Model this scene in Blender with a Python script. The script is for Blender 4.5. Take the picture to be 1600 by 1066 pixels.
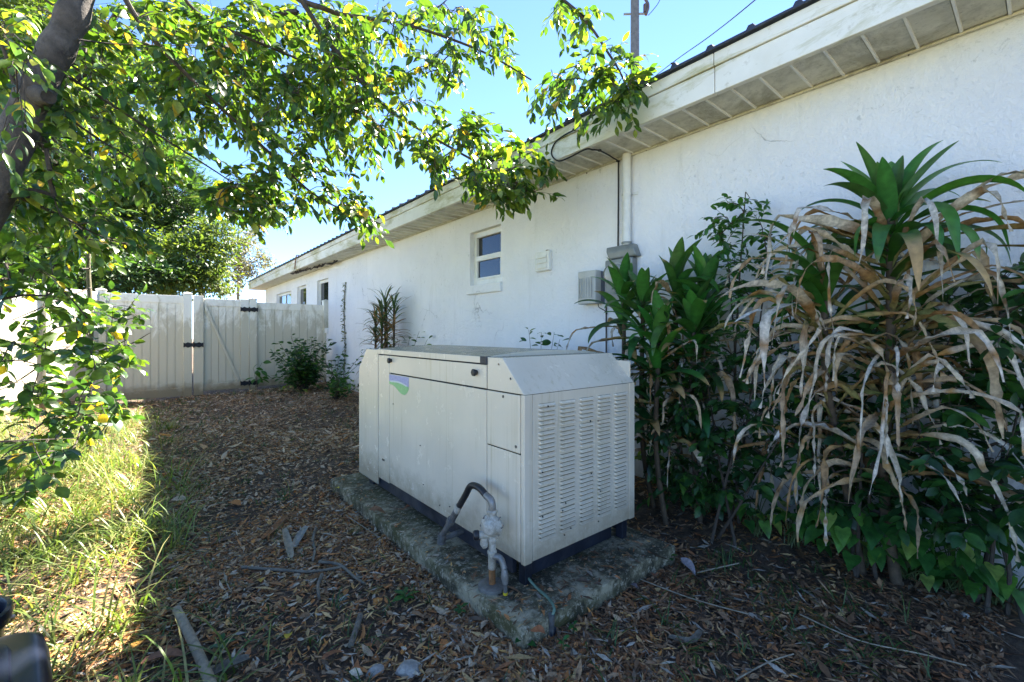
import bpy, bmesh, math, random
import numpy as np
from mathutils import Vector, Matrix

for o in list(bpy.data.objects):
    bpy.data.objects.remove(o, do_unlink=True)
scene = bpy.context.scene
C = scene.collection
R = random.Random(7)
NR = np.random.RandomState(11)
rad = math.radians

# ------------------------------------------------------------------ camera, sky, sun, exposure
CAMH = 1.2            # eye height above the yard (m)
THETA = rad(39.6)     # heading, from the direction of the house wall (+Y) towards the wall (+X)
FPX = 690.0           # focal length in photo pixels (photo is 1600 wide)
HORY = 520.0          # row of the horizon
cam_data = bpy.data.cameras.new("camera")
cam_data.sensor_width = 36.0
cam_data.lens = FPX / 1600.0 * 36.0
cam_data.shift_y = -(533.0 - HORY) / 1600.0
cam_data.clip_start = 0.05
cam_data.clip_end = 2000.0
cam = bpy.data.objects.new("camera", cam_data)
cam.location = (0, 0, CAMH)
cam.rotation_euler = (rad(90), 0, -THETA)
C.objects.link(cam)
scene.camera = cam

SUN_EL = rad(45.6)
SUN_AZ = rad(22.0)     # from +X (behind the house) turned a little towards +Y
w = bpy.data.worlds.new("World")
scene.world = w
w.use_nodes = True
nt = w.node_tree
bg = nt.nodes["Background"]
sky = nt.nodes.new("ShaderNodeTexSky")
sky.sky_type = 'NISHITA'
sky.sun_disc = False
sky.sun_elevation = SUN_EL
sky.sun_rotation = rad(90) - SUN_AZ
sky.air_density = 1.0
sky.dust_density = 0.0
sky.ozone_density = 5.0
nt.links.new(sky.outputs[0], bg.inputs[0])
sky.altitude = 5000
bg.inputs[1].default_value = 0.070

sd = bpy.data.lights.new("sun", 'SUN')
sd.energy = 5.0
sd.angle = rad(0.53)
sd.color = (1.0, 0.93, 0.82)
so = bpy.data.objects.new("sun", sd)
to_sun = Vector((math.cos(SUN_EL) * math.cos(SUN_AZ), math.cos(SUN_EL) * math.sin(SUN_AZ), math.sin(SUN_EL)))
so.rotation_euler = (-to_sun).to_track_quat('-Z', 'Y').to_euler()
so.location = (20, 3, 22)
C.objects.link(so)

scene.view_settings.view_transform = 'Standard'
scene.view_settings.look = 'None'
scene.view_settings.gamma = 1.0
scene.view_settings.exposure = 3.1
scene.render.engine = 'CYCLES'

# ------------------------------------------------------------------ pixel -> place helpers
CT, ST = math.cos(THETA), math.sin(THETA)
def ray(x, y):
    u = (x - 800.0) / FPX
    v = (HORY - y) / FPX
    return np.array([u * CT + ST, -u * ST + CT, v])
def P(x, y, d):                      # point at depth d (m along the view axis)
    r = ray(x, y) * d
    return np.array([r[0], r[1], CAMH + r[2]])
def on_z(x, y, z=0.0):
    r = ray(x, y); d = (z - CAMH) / r[2]
    return P(x, y, d)
def on_x(x, y, X):
    r = ray(x, y); return P(x, y, X / r[0])
def on_y(x, y, Y):
    r = ray(x, y); return P(x, y, Y / r[1])
def project(p):
    X, Y, Z = p[..., 0], p[..., 1], p[..., 2]
    d = X * ST + Y * CT
    s = X * CT - Y * ST
    return 800 + FPX * s / d, HORY - FPX * (Z - CAMH) / d, d

def smooth01(t):
    t = min(1.0, max(0.0, t)); return t * t * (3 - 2 * t)
def gh(x, y):                        # ground height
    h = 0.13 * smooth01((y - 5.0) / 5.0) * smooth01(x / 3.0)
    h += 0.014 * math.sin(1.7 * x + 0.6) * math.sin(1.3 * y + 1.1) + 0.008 * math.sin(4.3 * x + 2.0 * y) * math.sin(3.7 * y - x)
    h += 0.05 * smooth01((x - 2.2) / 0.7) * (1 - smooth01((y - 6) / 3.0))
    return h

# ------------------------------------------------------------------ materials
def new_mat(name):
    m = bpy.data.materials.new(name); m.use_nodes = True
    n = m.node_tree; n.nodes.clear()
    out = n.nodes.new("ShaderNodeOutputMaterial")
    b = n.nodes.new("ShaderNodeBsdfPrincipled")
    n.links.new(b.outputs[0], out.inputs[0])
    return m, n, b, out
def node(n, t, **kw):
    x = n.nodes.new(t)
    for k, v in kw.items():
        if k in x.inputs.keys() if isinstance(k, str) else False:
            x.inputs[k].default_value = v
        else:
            setattr(x, k, v)
    return x
def coords(n, scale=(1, 1, 1), kind="Object"):
    tc = n.nodes.new("ShaderNodeTexCoord"); mp = n.nodes.new("ShaderNodeMapping")
    geo = n.nodes.new("ShaderNodeNewGeometry")
    n.links.new(geo.outputs["Position"] if kind == "World" else tc.outputs[kind], mp.inputs[0])
    mp.inputs[3].default_value = scale
    return mp.outputs[0]
def noise(n, vec, scale, detail=5, rough=0.6, dist=0.0):
    x = n.nodes.new("ShaderNodeTexNoise")
    x.inputs["Scale"].default_value = scale; x.inputs["Detail"].default_value = detail
    x.inputs["Roughness"].default_value = rough; x.inputs["Distortion"].default_value = dist
    n.links.new(vec, x.inputs["Vector"])
    return x.outputs["Fac"]
def ramp(n, fac, stops):
    x = n.nodes.new("ShaderNodeValToRGB")
    while len(x.color_ramp.elements) < len(stops): x.color_ramp.elements.new(0.5)
    for e, (p, c) in zip(x.color_ramp.elements, stops):
        e.position = p; e.color = (*c, 1) if len(c) == 3 else c
    n.links.new(fac, x.inputs[0])
    return x.outputs[0]
def g(v): return (v, v, v)
def mix(n, fac, a, b, mode='MIX'):
    x = n.nodes.new("ShaderNodeMix"); x.data_type = 'RGBA'; x.blend_type = mode
    for s, val in ((0, fac), (6, a), (7, b)):
        if isinstance(val, (int, float)): x.inputs[s].default_value = val
        elif isinstance(val, tuple): x.inputs[s].default_value = (*val, 1)
        else: n.links.new(val, x.inputs[s])
    return x.outputs[2]
def math_n(n, op, a, b=None):
    x = n.nodes.new("ShaderNodeMath"); x.operation = op
    for s, val in ((0, a), (1, b)):
        if val is None: continue
        if isinstance(val, (int, float)): x.inputs[s].default_value = val
        else: n.links.new(val, x.inputs[s])
    return x.outputs[0]
def bump(n, b, height, strength=0.3, dist=0.01):
    x = n.nodes.new("ShaderNodeBump"); x.inputs["Strength"].default_value = strength
    x.inputs["Distance"].default_value = dist
    n.links.new(height, x.inputs["Height"]); n.links.new(x.outputs[0], b.inputs["Normal"])
def setcol(n, b, c):
    if isinstance(c, tuple): b.inputs["Base Color"].default_value = (*c, 1)
    else: n.links.new(c, b.inputs["Base Color"])

M = {}
def simple(name, col, rough=0.6, metal=0.0, var=0.15, nscale=12.0, bmp=0.15, spec=0.5, dirt=None, dirt_amt=0.5, coat=0.0, bd=0.004):
    m, n, b, o = new_mat(name)
    v = coords(n, kind="World")
    f = noise(n, v, nscale, 6, 0.65)
    a = tuple(c * (1 - var) for c in col); c2 = tuple(min(1, c * (1 + var)) for c in col)
    base = ramp(n, f, [(0.3, a), (0.7, c2)])
    if dirt:
        f2 = noise(n, v, nscale * 0.35, 8, 0.7, 0.6)
        mask = ramp(n, f2, [(0.48, g(0)), (0.72, g(dirt_amt))])
        base = mix(n, mask, base, dirt)
    setcol(n, b, base)
    b.inputs["Roughness"].default_value = rough; b.inputs["Metallic"].default_value = metal
    b.inputs["Specular IOR Level"].default_value = spec
    if coat: b.inputs["Coat Weight"].default_value = coat
    if bmp: bump(n, b, noise(n, v, nscale * 4, 6, 0.7), bmp, bd)
    M[name] = m
    return m

# stucco
m, n, b, o = new_mat("stucco"); v = coords(n, kind="World")
f = noise(n, v, 1.3, 6, 0.65); base = ramp(n, f, [(0.3, (0.74, 0.745, 0.75)), (0.7, (0.83, 0.83, 0.825))])
vs = coords(n, (1.0, 3.2, 0.45), "World")
st = noise(n, vs, 2.6, 8, 0.72, 0.4)
base = mix(n, ramp(n, st, [(0.56, g(0)), (0.74, g(0.35))]), base, (0.52, 0.52, 0.49))
sp = noise(n, v, 21.0, 6, 0.75, 0.5); sm = noise(n, v, 1.9, 3, 0.5)
spm = math_n(n, 'MULTIPLY', ramp(n, sp, [(0.58, g(0)), (0.65, g(1))]), ramp(n, sm, [(0.50, g(0)), (0.60, g(0.4))]))
base = mix(n, spm, base, (0.30, 0.31, 0.30))
vo = node(n, "ShaderNodeTexVoronoi", feature='DISTANCE_TO_EDGE'); vo.inputs["Scale"].default_value = 1.7
nv = node(n, "ShaderNodeTexNoise"); nv.inputs["Scale"].default_value = 3.0; nv.inputs["Detail"].default_value = 6
n.links.new(v, nv.inputs["Vector"])
vm = node(n, "ShaderNodeVectorMath", operation='MULTIPLY_ADD'); n.links.new(nv.outputs["Color"], vm.inputs[0])
vm.inputs[1].default_value = (0.5, 0.5, 0.5); n.links.new(v, vm.inputs[2]); n.links.new(vm.outputs[0], vo.inputs["Vector"])
cr = math_n(n, 'MULTIPLY', ramp(n, vo.outputs["Distance"], [(0.0, g(1)), (0.007, g(0))]), ramp(n, noise(n, v, 0.9, 2), [(0.52, g(0)), (0.62, g(0.7))]))
base = mix(n, cr, base, (0.22, 0.22, 0.22))
sepz = n.nodes.new("ShaderNodeSeparateXYZ"); n.links.new(v, sepz.inputs[0])
low = math_n(n, 'ADD', sepz.outputs[2], math_n(n, 'MULTIPLY', noise(n, v, 5, 6), 0.5))
base = mix(n, ramp(n, low, [(0.25, g(0.75)), (0.62, g(0))]), base, (0.20, 0.19, 0.15))
setcol(n, b, base); b.inputs["Roughness"].default_value = 0.85
hsum = math_n(n, 'ADD', noise(n, v, 38, 6, 0.7), math_n(n, 'MULTIPLY', noise(n, v, 7, 4, 0.5), 1.2))
hsum = math_n(n, 'SUBTRACT', hsum, math_n(n, 'MULTIPLY', cr, 0.8))
bump(n, b, hsum, 0.9, 0.018); M["stucco"] = m

# fascia (white paint with green algae and rust bleed)
m, n, b, o = new_mat("fascia"); v = coords(n, kind="World"); vl = coords(n, (1, 0.35, 1.4), "World")
base = ramp(n, noise(n, v, 3, 6), [(0.3, (0.66, 0.64, 0.55)), (0.7, (0.78, 0.77, 0.70))])
base = mix(n, ramp(n, noise(n, vl, 4.2, 8, 0.72, 0.5), [(0.48, g(0)), (0.62, g(0.75))]), base, (0.36, 0.33, 0.12))
base = mix(n, ramp(n, noise(n, v, 16, 8, 0.75), [(0.58, g(0)), (0.75, g(0.6))]), base, (0.24, 0.20, 0.10))
setcol(n, b, base); b.inputs["Roughness"].default_value = 0.55
bump(n, b, noise(n, coords(n, (1, 0.12, 1), "World"), 60, 5), 0.2, 0.004); M["fascia"] = m

# soffit
m, n, b, o = new_mat("soffit"); v = coords(n, kind="World")
base = ramp(n, noise(n, v, 4, 6), [(0.3, (0.50, 0.48, 0.38)), (0.7, (0.66, 0.64, 0.54))])
base = mix(n, ramp(n, noise(n, v, 2.6, 9, 0.75, 0.4), [(0.47, g(0)), (0.62, g(0.7))]), base, (0.22, 0.20, 0.14))
base = mix(n, ramp(n, noise(n, v, 45, 4, 0.8), [(0.55, g(0)), (0.7, g(0.45))]), base, (0.12, 0.12, 0.09))
setcol(n, b, base); b.inputs["Roughness"].default_value = 0.6; bump(n, b, noise(n, v, 90, 4), 0.15, 0.003); M["soffit"] = m

# generator enamel: semi-gloss beige, dust and drips
m, n, b, o = new_mat("enamel"); v = coords(n, kind="World")
base = ramp(n, noise(n, v, 2.0, 5), [(0.3, (0.60, 0.53, 0.405)), (0.7, (0.68, 0.605, 0.47))])
vd = coords(n, (9, 9, 0.7), "World")
base = mix(n, ramp(n, noise(n, vd, 2.4, 7, 0.7), [(0.60, g(0)), (0.74, g(0.12))]), base, (0.50, 0.44, 0.30))
base = mix(n, ramp(n, noise(n, v, 60, 4, 0.8), [(0.70, g(0)), (0.76, g(0.4))]), base, (0.30, 0.26, 0.18))
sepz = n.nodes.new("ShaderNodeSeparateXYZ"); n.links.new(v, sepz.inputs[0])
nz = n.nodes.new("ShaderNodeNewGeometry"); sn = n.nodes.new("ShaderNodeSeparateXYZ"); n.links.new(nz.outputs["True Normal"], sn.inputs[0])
thin = noise(n, coords(n, (38, 38, 0.9), "World"), 1.0, 6, 0.7)
base = mix(n, math_n(n, 'MULTIPLY', ramp(n, thin, [(0.54, g(0)), (0.66, g(0.5))]), ramp(n, noise(n, v, 2.3, 3), [(0.42, g(0)), (0.6, g(1))])), base, (0.40, 0.33, 0.18))
splash = math_n(n, 'ADD', sepz.outputs[2], math_n(n, 'MULTIPLY', noise(n, v, 11, 7, 0.75), -0.34))
base = mix(n, ramp(n, splash, [(0.02, g(0.7)), (0.20, g(0.0))]), base, (0.27, 0.22, 0.14))
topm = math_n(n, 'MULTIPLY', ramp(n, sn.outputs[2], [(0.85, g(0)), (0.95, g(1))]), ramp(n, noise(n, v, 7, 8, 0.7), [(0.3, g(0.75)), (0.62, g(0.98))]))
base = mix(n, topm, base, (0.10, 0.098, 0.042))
setcol(n, b, base)
n.links.new(ramp(n, noise(n, v, 9, 6, 0.7), [(0.35, g(0.23)), (0.65, g(0.28))]), b.inputs["Roughness"])
wv = noise(n, coords(n, (1, 1, 2.5), "World"), 2.2, 2, 0.4)
bump(n, b, wv, 0.12, 0.02); M["enamel"] = m

# concrete slab
m, n, b, o = new_mat("concrete"); v = coords(n, kind="World")
base = ramp(n, noise(n, v, 6, 8, 0.7), [(0.42, (0.050, 0.044, 0.022)), (0.5, (0.15, 0.13, 0.072)), (0.58, (0.38, 0.33, 0.21))])
base = mix(n, ramp(n, noise(n, v, 2.1, 7, 0.7, 0.5), [(0.47, g(0)), (0.56, g(0.85))]), base, (0.075, 0.070, 0.018))
base = mix(n, ramp(n, noise(n, v, 34, 5, 0.8), [(0.53, g(0)), (0.62, g(0.85))]), base, (0.46, 0.41, 0.29))
base = mix(n, ramp(n, noise(n, v, 23, 6, 0.8, 1.0), [(0.57, g(0)), (0.66, g(0.9))]), base, (0.035, 0.032, 0.02))
setcol(n, b, base); b.inputs["Roughness"].default_value = 0.9
bump(n, b, math_n(n, 'ADD', noise(n, v, 30, 8, 0.75), noise(n, v, 90, 4, 0.8)), 0.8, 0.012); M["concrete"] = m

# soil / mulch
m, n, b, o = new_mat("soil"); v = coords(n, kind="World")
base = ramp(n, noise(n, v, 14, 9, 0.75), [(0.38, (0.042, 0.027, 0.016)), (0.52, (0.115, 0.074, 0.043)), (0.64, (0.24, 0.16, 0.095))])
base = mix(n, ramp(n, noise(n, v, 1.6, 5, 0.6), [(0.42, g(0)), (0.62, g(0.6))]), base, (0.12, 0.08, 0.048))
base = mix(n, ramp(n, noise(n, v, 70, 5, 0.8), [(0.56, g(0)), (0.68, g(0.7))]), base, (0.20, 0.165, 0.12))
sepx = n.nodes.new("ShaderNodeSeparateXYZ"); n.links.new(v, sepx.inputs[0])
bounce_lawn = math_n(n, 'ADD', sepx.outputs[0], math_n(n, 'MULTIPLY', noise(n, v, 1.5, 6, 0.7), 1.6))
base = mix(n, ramp(n, math_n(n, 'ADD', math_n(n, 'MULTIPLY', bounce_lawn, 0.2), 0.25), [(0.0, g(0.9)), (0.22, g(0.0))]), base, ramp(n, noise(n, v, 30, 6, 0.8), [(0.35, (0.17, 0.18, 0.06)), (0.65, (0.38, 0.34, 0.17))]))  # mostly unseen yard on the left, made pale to bounce sunlight back
setcol(n, b, base); b.inputs["Roughness"].default_value = 0.95
bump(n, b, math_n(n, 'ADD', noise(n, v, 35, 9, 0.8), noise(n, v, 120, 4, 0.8)), 1.0, 0.025); M["soil"] = m

# white vinyl fence with mildew and soil splash
m, n, b, o = new_mat("vinyl"); v = coords(n, kind="World"); vz = coords(n, (6, 6, 0.8), "World")
base = ramp(n, noise(n, v, 2, 4), [(0.3, (0.79, 0.765, 0.68)), (0.7, (0.84, 0.82, 0.745))])
sepz = n.nodes.new("ShaderNodeSeparateXYZ"); n.links.new(v, sepz.inputs[0])
lowm = ramp(n, math_n(n, 'ADD', sepz.outputs[2], math_n(n, 'MULTIPLY', noise(n, coords(n, (3.5, 3.5, 1.4), "World"), 1.6, 8, 0.75, 0.6), -2.6)), [(-0.0, g(0.6)), (0.45, g(0.0))])
base = mix(n, lowm, base, (0.30, 0.25, 0.13))
base = mix(n, ramp(n, noise(n, vz, 1.2, 8, 0.75), [(0.60, g(0)), (0.78, g(0.30))]), base, (0.42, 0.38, 0.25))
base = mix(n, ramp(n, math_n(n, 'ADD', sepz.outputs[2], math_n(n, 'MULTIPLY', noise(n, v, 7, 6), -0.3)), [(0.0, g(0.9)), (0.16, g(0.0))]), base, (0.20, 0.15, 0.08))
setcol(n, b, base); b.inputs["Roughness"].default_value = 0.4; M["vinyl"] = m

simple("roof_metal", (0.06, 0.065, 0.08), 0.4, 0.6, 0.3, 6, 0.1)
simple("skid_steel", (0.016, 0.020, 0.032), 0.45, 0.2, 0.5, 8, 0.3, dirt=(0.10, 0.095, 0.09), dirt_amt=0.85)
simple("black_rubber", (0.012, 0.012, 0.014), 0.45, 0, 0.3, 30, 0.1)
simple("black_gap", (0.006, 0.006, 0.006), 0.7, 0, 0.2, 20, 0)
simple("black_iron", (0.012, 0.013, 0.018), 0.5, 0.3, 0.4, 30, 0.2)
simple("galvanised", (0.24, 0.235, 0.22), 0.5, 0.6, 0.3, 40, 0.3, dirt=(0.20, 0.16, 0.10), dirt_amt=0.7)
simple("grey_pipe", (0.12, 0.12, 0.115), 0.55, 0.2, 0.35, 40, 0.3, dirt=(0.05, 0.045, 0.04), dirt_amt=0.8)
simple("white_coated", (0.42, 0.39, 0.32), 0.55, 0.1, 0.3, 55, 0.2, dirt=(0.15, 0.125, 0.075), dirt_amt=0.95)
simple("rust", (0.22, 0.10, 0.035), 0.85, 0.1, 0.5, 60, 0.5)
simple("yellow_paint", (0.62, 0.45, 0.015), 0.5, 0, 0.15, 30, 0.1)
simple("pvc_white", (0.66, 0.66, 0.62), 0.45, 0, 0.08, 6, 0.05, dirt=(0.42, 0.40, 0.30), dirt_amt=0.5)
simple("box_grey", (0.42, 0.42, 0.38), 0.55, 0, 0.1, 9, 0.05, dirt=(0.26, 0.25, 0.20), dirt_amt=0.5)
simple("box_blue_grey", (0.13, 0.15, 0.19), 0.5, 0, 0.1, 9, 0.05)
simple("meter_grey", (0.22, 0.235, 0.225), 0.5, 0.3, 0.15, 9, 0.1, dirt=(0.12, 0.12, 0.10), dirt_amt=0.6)
simple("frame_white", (0.72, 0.72, 0.68), 0.4, 0, 0.06, 8, 0.05, dirt=(0.45, 0.43, 0.33), dirt_amt=0.4)
simple("navy_plastic", (0.003, 0.005, 0.012), 0.36, 0, 0.2, 9, 0.05, spec=0.3)
simple("creosote_wood", (0.12, 0.115, 0.115), 0.8, 0, 0.35, 8, 0.5)
simple("cable_black", (0.008, 0.008, 0.009), 0.5, 0, 0.2, 9, 0)
simple("green_wire", (0.10, 0.17, 0.12), 0.5, 0, 0.3, 30, 0.1)
simple("stone", (0.33, 0.31, 0.27), 0.85, 0, 0.4, 18, 0.7, dirt=(0.10, 0.09, 0.07), dirt_amt=0.6, bd=0.01)
simple("dead_wood", (0.30, 0.245, 0.165), 0.85, 0, 0.35, 25, 0.6, dirt=(0.10, 0.085, 0.06), dirt_amt=0.8, bd=0.006)
simple("grey_wood", (0.17, 0.145, 0.105), 0.9, 0, 0.45, 30, 0.8, dirt=(0.06, 0.06, 0.05), dirt_amt=0.8, bd=0.006)
simple("bark", (0.075, 0.062, 0.052), 0.9, 0, 0.55, 13, 0.9, dirt=(0.17, 0.145, 0.12), dirt_amt=0.7, bd=0.012)
simple("twig_bark", (0.055, 0.042, 0.03), 0.85, 0, 0.4, 40, 0.3)
simple("mossy_bark", (0.13, 0.115, 0.075), 0.9, 0, 0.4, 20, 0.7, dirt=(0.10, 0.12, 0.03), dirt_amt=0.8)
simple("green_stem", (0.07, 0.10, 0.03), 0.6, 0, 0.3, 20, 0.2)
simple("cane", (0.075, 0.052, 0.03), 0.85, 0, 0.4, 30, 0.6)
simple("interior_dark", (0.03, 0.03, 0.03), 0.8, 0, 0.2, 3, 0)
simple("insulator", (0.10, 0.07, 0.06), 0.3, 0, 0.2, 10, 0)
simple("decal_lavender", (0.30, 0.32, 0.50), 0.4, 0, 0.2, 60, 0)
simple("decal_green", (0.22, 0.46, 0.20), 0.4, 0, 0.15, 60, 0)
simple("decal_pale", (0.52, 0.58, 0.56), 0.4, 0, 0.1, 60, 0)
simple("screw", (0.10, 0.09, 0.08), 0.5, 0.5, 0.3, 60, 0)

m, n, b, o = new_mat("window_glass")
b.inputs["Base Color"].default_value = (0.018, 0.022, 0.024, 1); b.inputs["Roughness"].default_value = 0.03
b.inputs["Specular IOR Level"].default_value = 0.7; b.inputs["IOR"].default_value = 1.5; M["window_glass"] = m
m, n, b, o = new_mat("meter_glass")
b.inputs["Base Color"].default_value = (0.75, 0.76, 0.72, 1); b.inputs["Roughness"].default_value = 0.06
b.inputs["Transmission Weight"].default_value = 0.85; M["meter_glass"] = m

def leaf_mat(name, rough, trans, tint, var=0.25, spec=0.5, vscale=30.0, back=None):
    m, n, b, o = new_mat(name)
    at = n.nodes.new("ShaderNodeAttribute"); at.attribute_name = "Col"
    v = coords(n, kind="World")
    f = noise(n, v, vscale, 4, 0.6)
    c = mix(n, 1.0, at.outputs["Color"], ramp(n, f, [(0.3, g(1 - var)), (0.7, g(1 + var))]), 'MULTIPLY')
    setcol(n, b, c); b.inputs["Roughness"].default_value = rough; b.inputs["Specular IOR Level"].default_value = spec
    if trans > 0:
        t = n.nodes.new("ShaderNodeBsdfTranslucent")
        n.links.new(mix(n, 1.0, c, tint, 'MULTIPLY'), t.inputs[0])
        ms = n.nodes.new("ShaderNodeMixShader"); ms.inputs[0].default_value = trans
        n.links.new(b.outputs[0], ms.inputs[1]); n.links.new(t.outputs[0], ms.inputs[2])
        n.links.new(ms.outputs[0], o.inputs[0])
    M[name] = m
    return m
leaf_mat("leaf", 0.36, 0.36, (2.9, 2.7, 0.95), 0.45, 0.45, 26)
leaf_mat("leaf_far", 0.55, 0.32, (2.2, 2.1, 1.0))
leaf_mat("leaf_strap", 0.34, 0.22, (2.2, 2.2, 1.0), 0.22)
leaf_mat("leaf_dry", 0.8, 0.22, (1.1, 1.0, 0.85), 0.42, 0.2, 45)
leaf_mat("litter", 0.8, 0.08, (1.2, 1.0, 0.8), 0.3, 0.25, 90)
leaf_mat("grass", 0.4, 0.35, (1.8, 1.8, 0.9), 0.25)

# ------------------------------------------------------------------ object helpers
def tag(o, label=None, cat=None, group=None, kind=None):
    if label: o["label"] = label
    if cat: o["category"] = cat
    if group: o["group"] = group
    if kind: o["kind"] = kind
    return o
def thing(name, loc, label, cat, group=None):
    o = bpy.data.objects.new(name, None); o.location = tuple(float(c) for c in loc)
    o.empty_display_size = 0.1
    C.objects.link(o); tag(o, label, cat, group)
    return o
def link(o, parent=None):
    C.objects.link(o)
    if parent is not None:
        o.parent = parent
        t = Vector((0, 0, 0)); p = parent
        while p is not None:
            if p.type == 'EMPTY': t += Vector(p.location)
            p = p.parent
        # parts are built in world space: undo the parents' placement (translations only)
        o.matrix_parent_inverse = Matrix.Translation(-t) if parent.type == 'EMPTY' else Matrix.Identity(4)
    return o

def raw_mesh(name, V, loops, starts, cols=None, smooth=False):
    me = bpy.data.meshes.new(name)
    V = np.asarray(V, dtype=np.float32)
    me.vertices.add(len(V)); me.vertices.foreach_set("co", V.ravel())
    loops = np.asarray(loops, dtype=np.int32); starts = np.asarray(starts, dtype=np.int32)
    me.loops.add(len(loops)); me.loops.foreach_set("vertex_index", loops)
    me.polygons.add(len(starts)); me.polygons.foreach_set("loop_start", starts)
    me.update(calc_edges=True)
    if smooth: me.polygons.foreach_set("use_smooth", np.ones(len(starts), dtype=bool))
    if cols is not None:
        a = me.color_attributes.new("Col", 'FLOAT_COLOR', 'POINT')
        cc = np.ones((len(V), 4), dtype=np.float32); cc[:, :3] = cols
        a.data.foreach_set("color", cc.ravel())
    return me
def faces_to_loops(F):
    loops = [i for f in F for i in f]
    starts = np.cumsum([0] + [len(f) for f in F[:-1]]) if F else []
    return loops, starts

class B:
    def __init__(s): s.v = []; s.f = []
    def add(s, V, F):
        k = len(s.v); s.v += [tuple(map(float, p)) for p in V]; s.f += [tuple(i + k for i in f) for f in F]; return s
    def box(s, a, b):
        x0, y0, z0 = a; x1, y1, z1 = b
        x0, x1 = min(x0, x1), max(x0, x1); y0, y1 = min(y0, y1), max(y0, y1); z0, z1 = min(z0, z1), max(z0, z1)
        V = [(x0, y0, z0), (x1, y0, z0), (x1, y1, z0), (x0, y1, z0), (x0, y0, z1), (x1, y0, z1), (x1, y1, z1), (x0, y1, z1)]
        return s.add(V, [(0, 3, 2, 1), (4, 5, 6, 7), (0, 1, 5, 4), (1, 2, 6, 5), (2, 3, 7, 6), (3, 0, 4, 7)])
    def prism(s, poly, vec):                    # planar polygon swept along vec
        n_ = len(poly); V = [tuple(p) for p in poly] + [tuple(np.add(p, vec)) for p in poly]
        F = [tuple(range(n_))[::-1], tuple(range(n_, 2 * n_))] + [(i, (i + 1) % n_, (i + 1) % n_ + n_, i + n_) for i in range(n_)]
        return s.add(V, F)
    def tube(s, pts, r, n_=8, cap=True):
        pts = [np.array(p, float) for p in pts]; k = len(pts)
        if not hasattr(r, '__len__'): r = [r] * k
        V = []; up = None
        for i in range(k):
            t = pts[min(i + 1, k - 1)] - pts[max(i - 1, 0)]; t = t / (np.linalg.norm(t) + 1e-9)
            if up is None:
                up = np.array([0, 0, 1.0]) if abs(t[2]) < 0.9 else np.array([1.0, 0, 0])
            a = np.cross(t, up); a /= np.linalg.norm(a) + 1e-9; c = np.cross(a, t); up = c
            for j in range(n_):
                th = 2 * math.pi * j / n_; V.append(pts[i] + r[i] * (math.cos(th) * a + math.sin(th) * c))
        F = [(i * n_ + j, i * n_ + (j + 1) % n_, (i + 1) * n_ + (j + 1) % n_, (i + 1) * n_ + j) for i in range(k - 1) for j in range(n_)]
        if cap: F += [tuple(range(n_))[::-1], tuple(range((k - 1) * n_, k * n_))]
        return s.add(V, F)
    def cyl(s, a, b, r, n_=16, r2=None): return s.tube([a, b], [r, r if r2 is None else r2], n_)
    def build(s, name, mat, parent=None, bevel=0.0, seg=2, smooth=False, fixn=True):
        l, st_ = faces_to_loops(s.f)
        me = raw_mesh(name, s.v, l, st_)
        if bevel or fixn:
            bm = bmesh.new(); bm.from_mesh(me)
            if fixn: bmesh.ops.recalc_face_normals(bm, faces=bm.faces)
            if bevel:
                bmesh.ops.bevel(bm, geom=[e for e in bm.edges if len(e.link_faces) == 2 and e.calc_face_angle() > 0.5], offset=bevel, segments=seg, profile=0.5, affect='EDGES', clamp_overlap=True)
            bm.to_mesh(me); bm.free()
        me.polygons.foreach_set("use_smooth", np.full(len(me.polygons), bool(smooth)))
        if smooth:
            me.set_sharp_from_angle(angle=rad(40))
        me.materials.append(M[mat]); o = bpy.data.objects.new(name, me)
        return link(o, parent)

def curve(pts, k=6):                           # Catmull-Rom through points
    pts = [np.array(p, float) for p in pts]; out = []
    for i in range(len(pts) - 1):
        p0 = pts[max(i - 1, 0)]; p1 = pts[i]; p2 = pts[i + 1]; p3 = pts[min(i + 2, len(pts) - 1)]
        for j in range(k):
            t = j / k
            out.append(0.5 * (2 * p1 + (p2 - p0) * t + (2 * p0 - 5 * p1 + 4 * p2 - p3) * t * t + (3 * p1 - p0 - 3 * p2 + p3) * t ** 3))
    out.append(pts[-1])
    return out
def lin(a, b, n_): return [a + (b - a) * i / (n_ - 1) for i in range(n_)]

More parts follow.
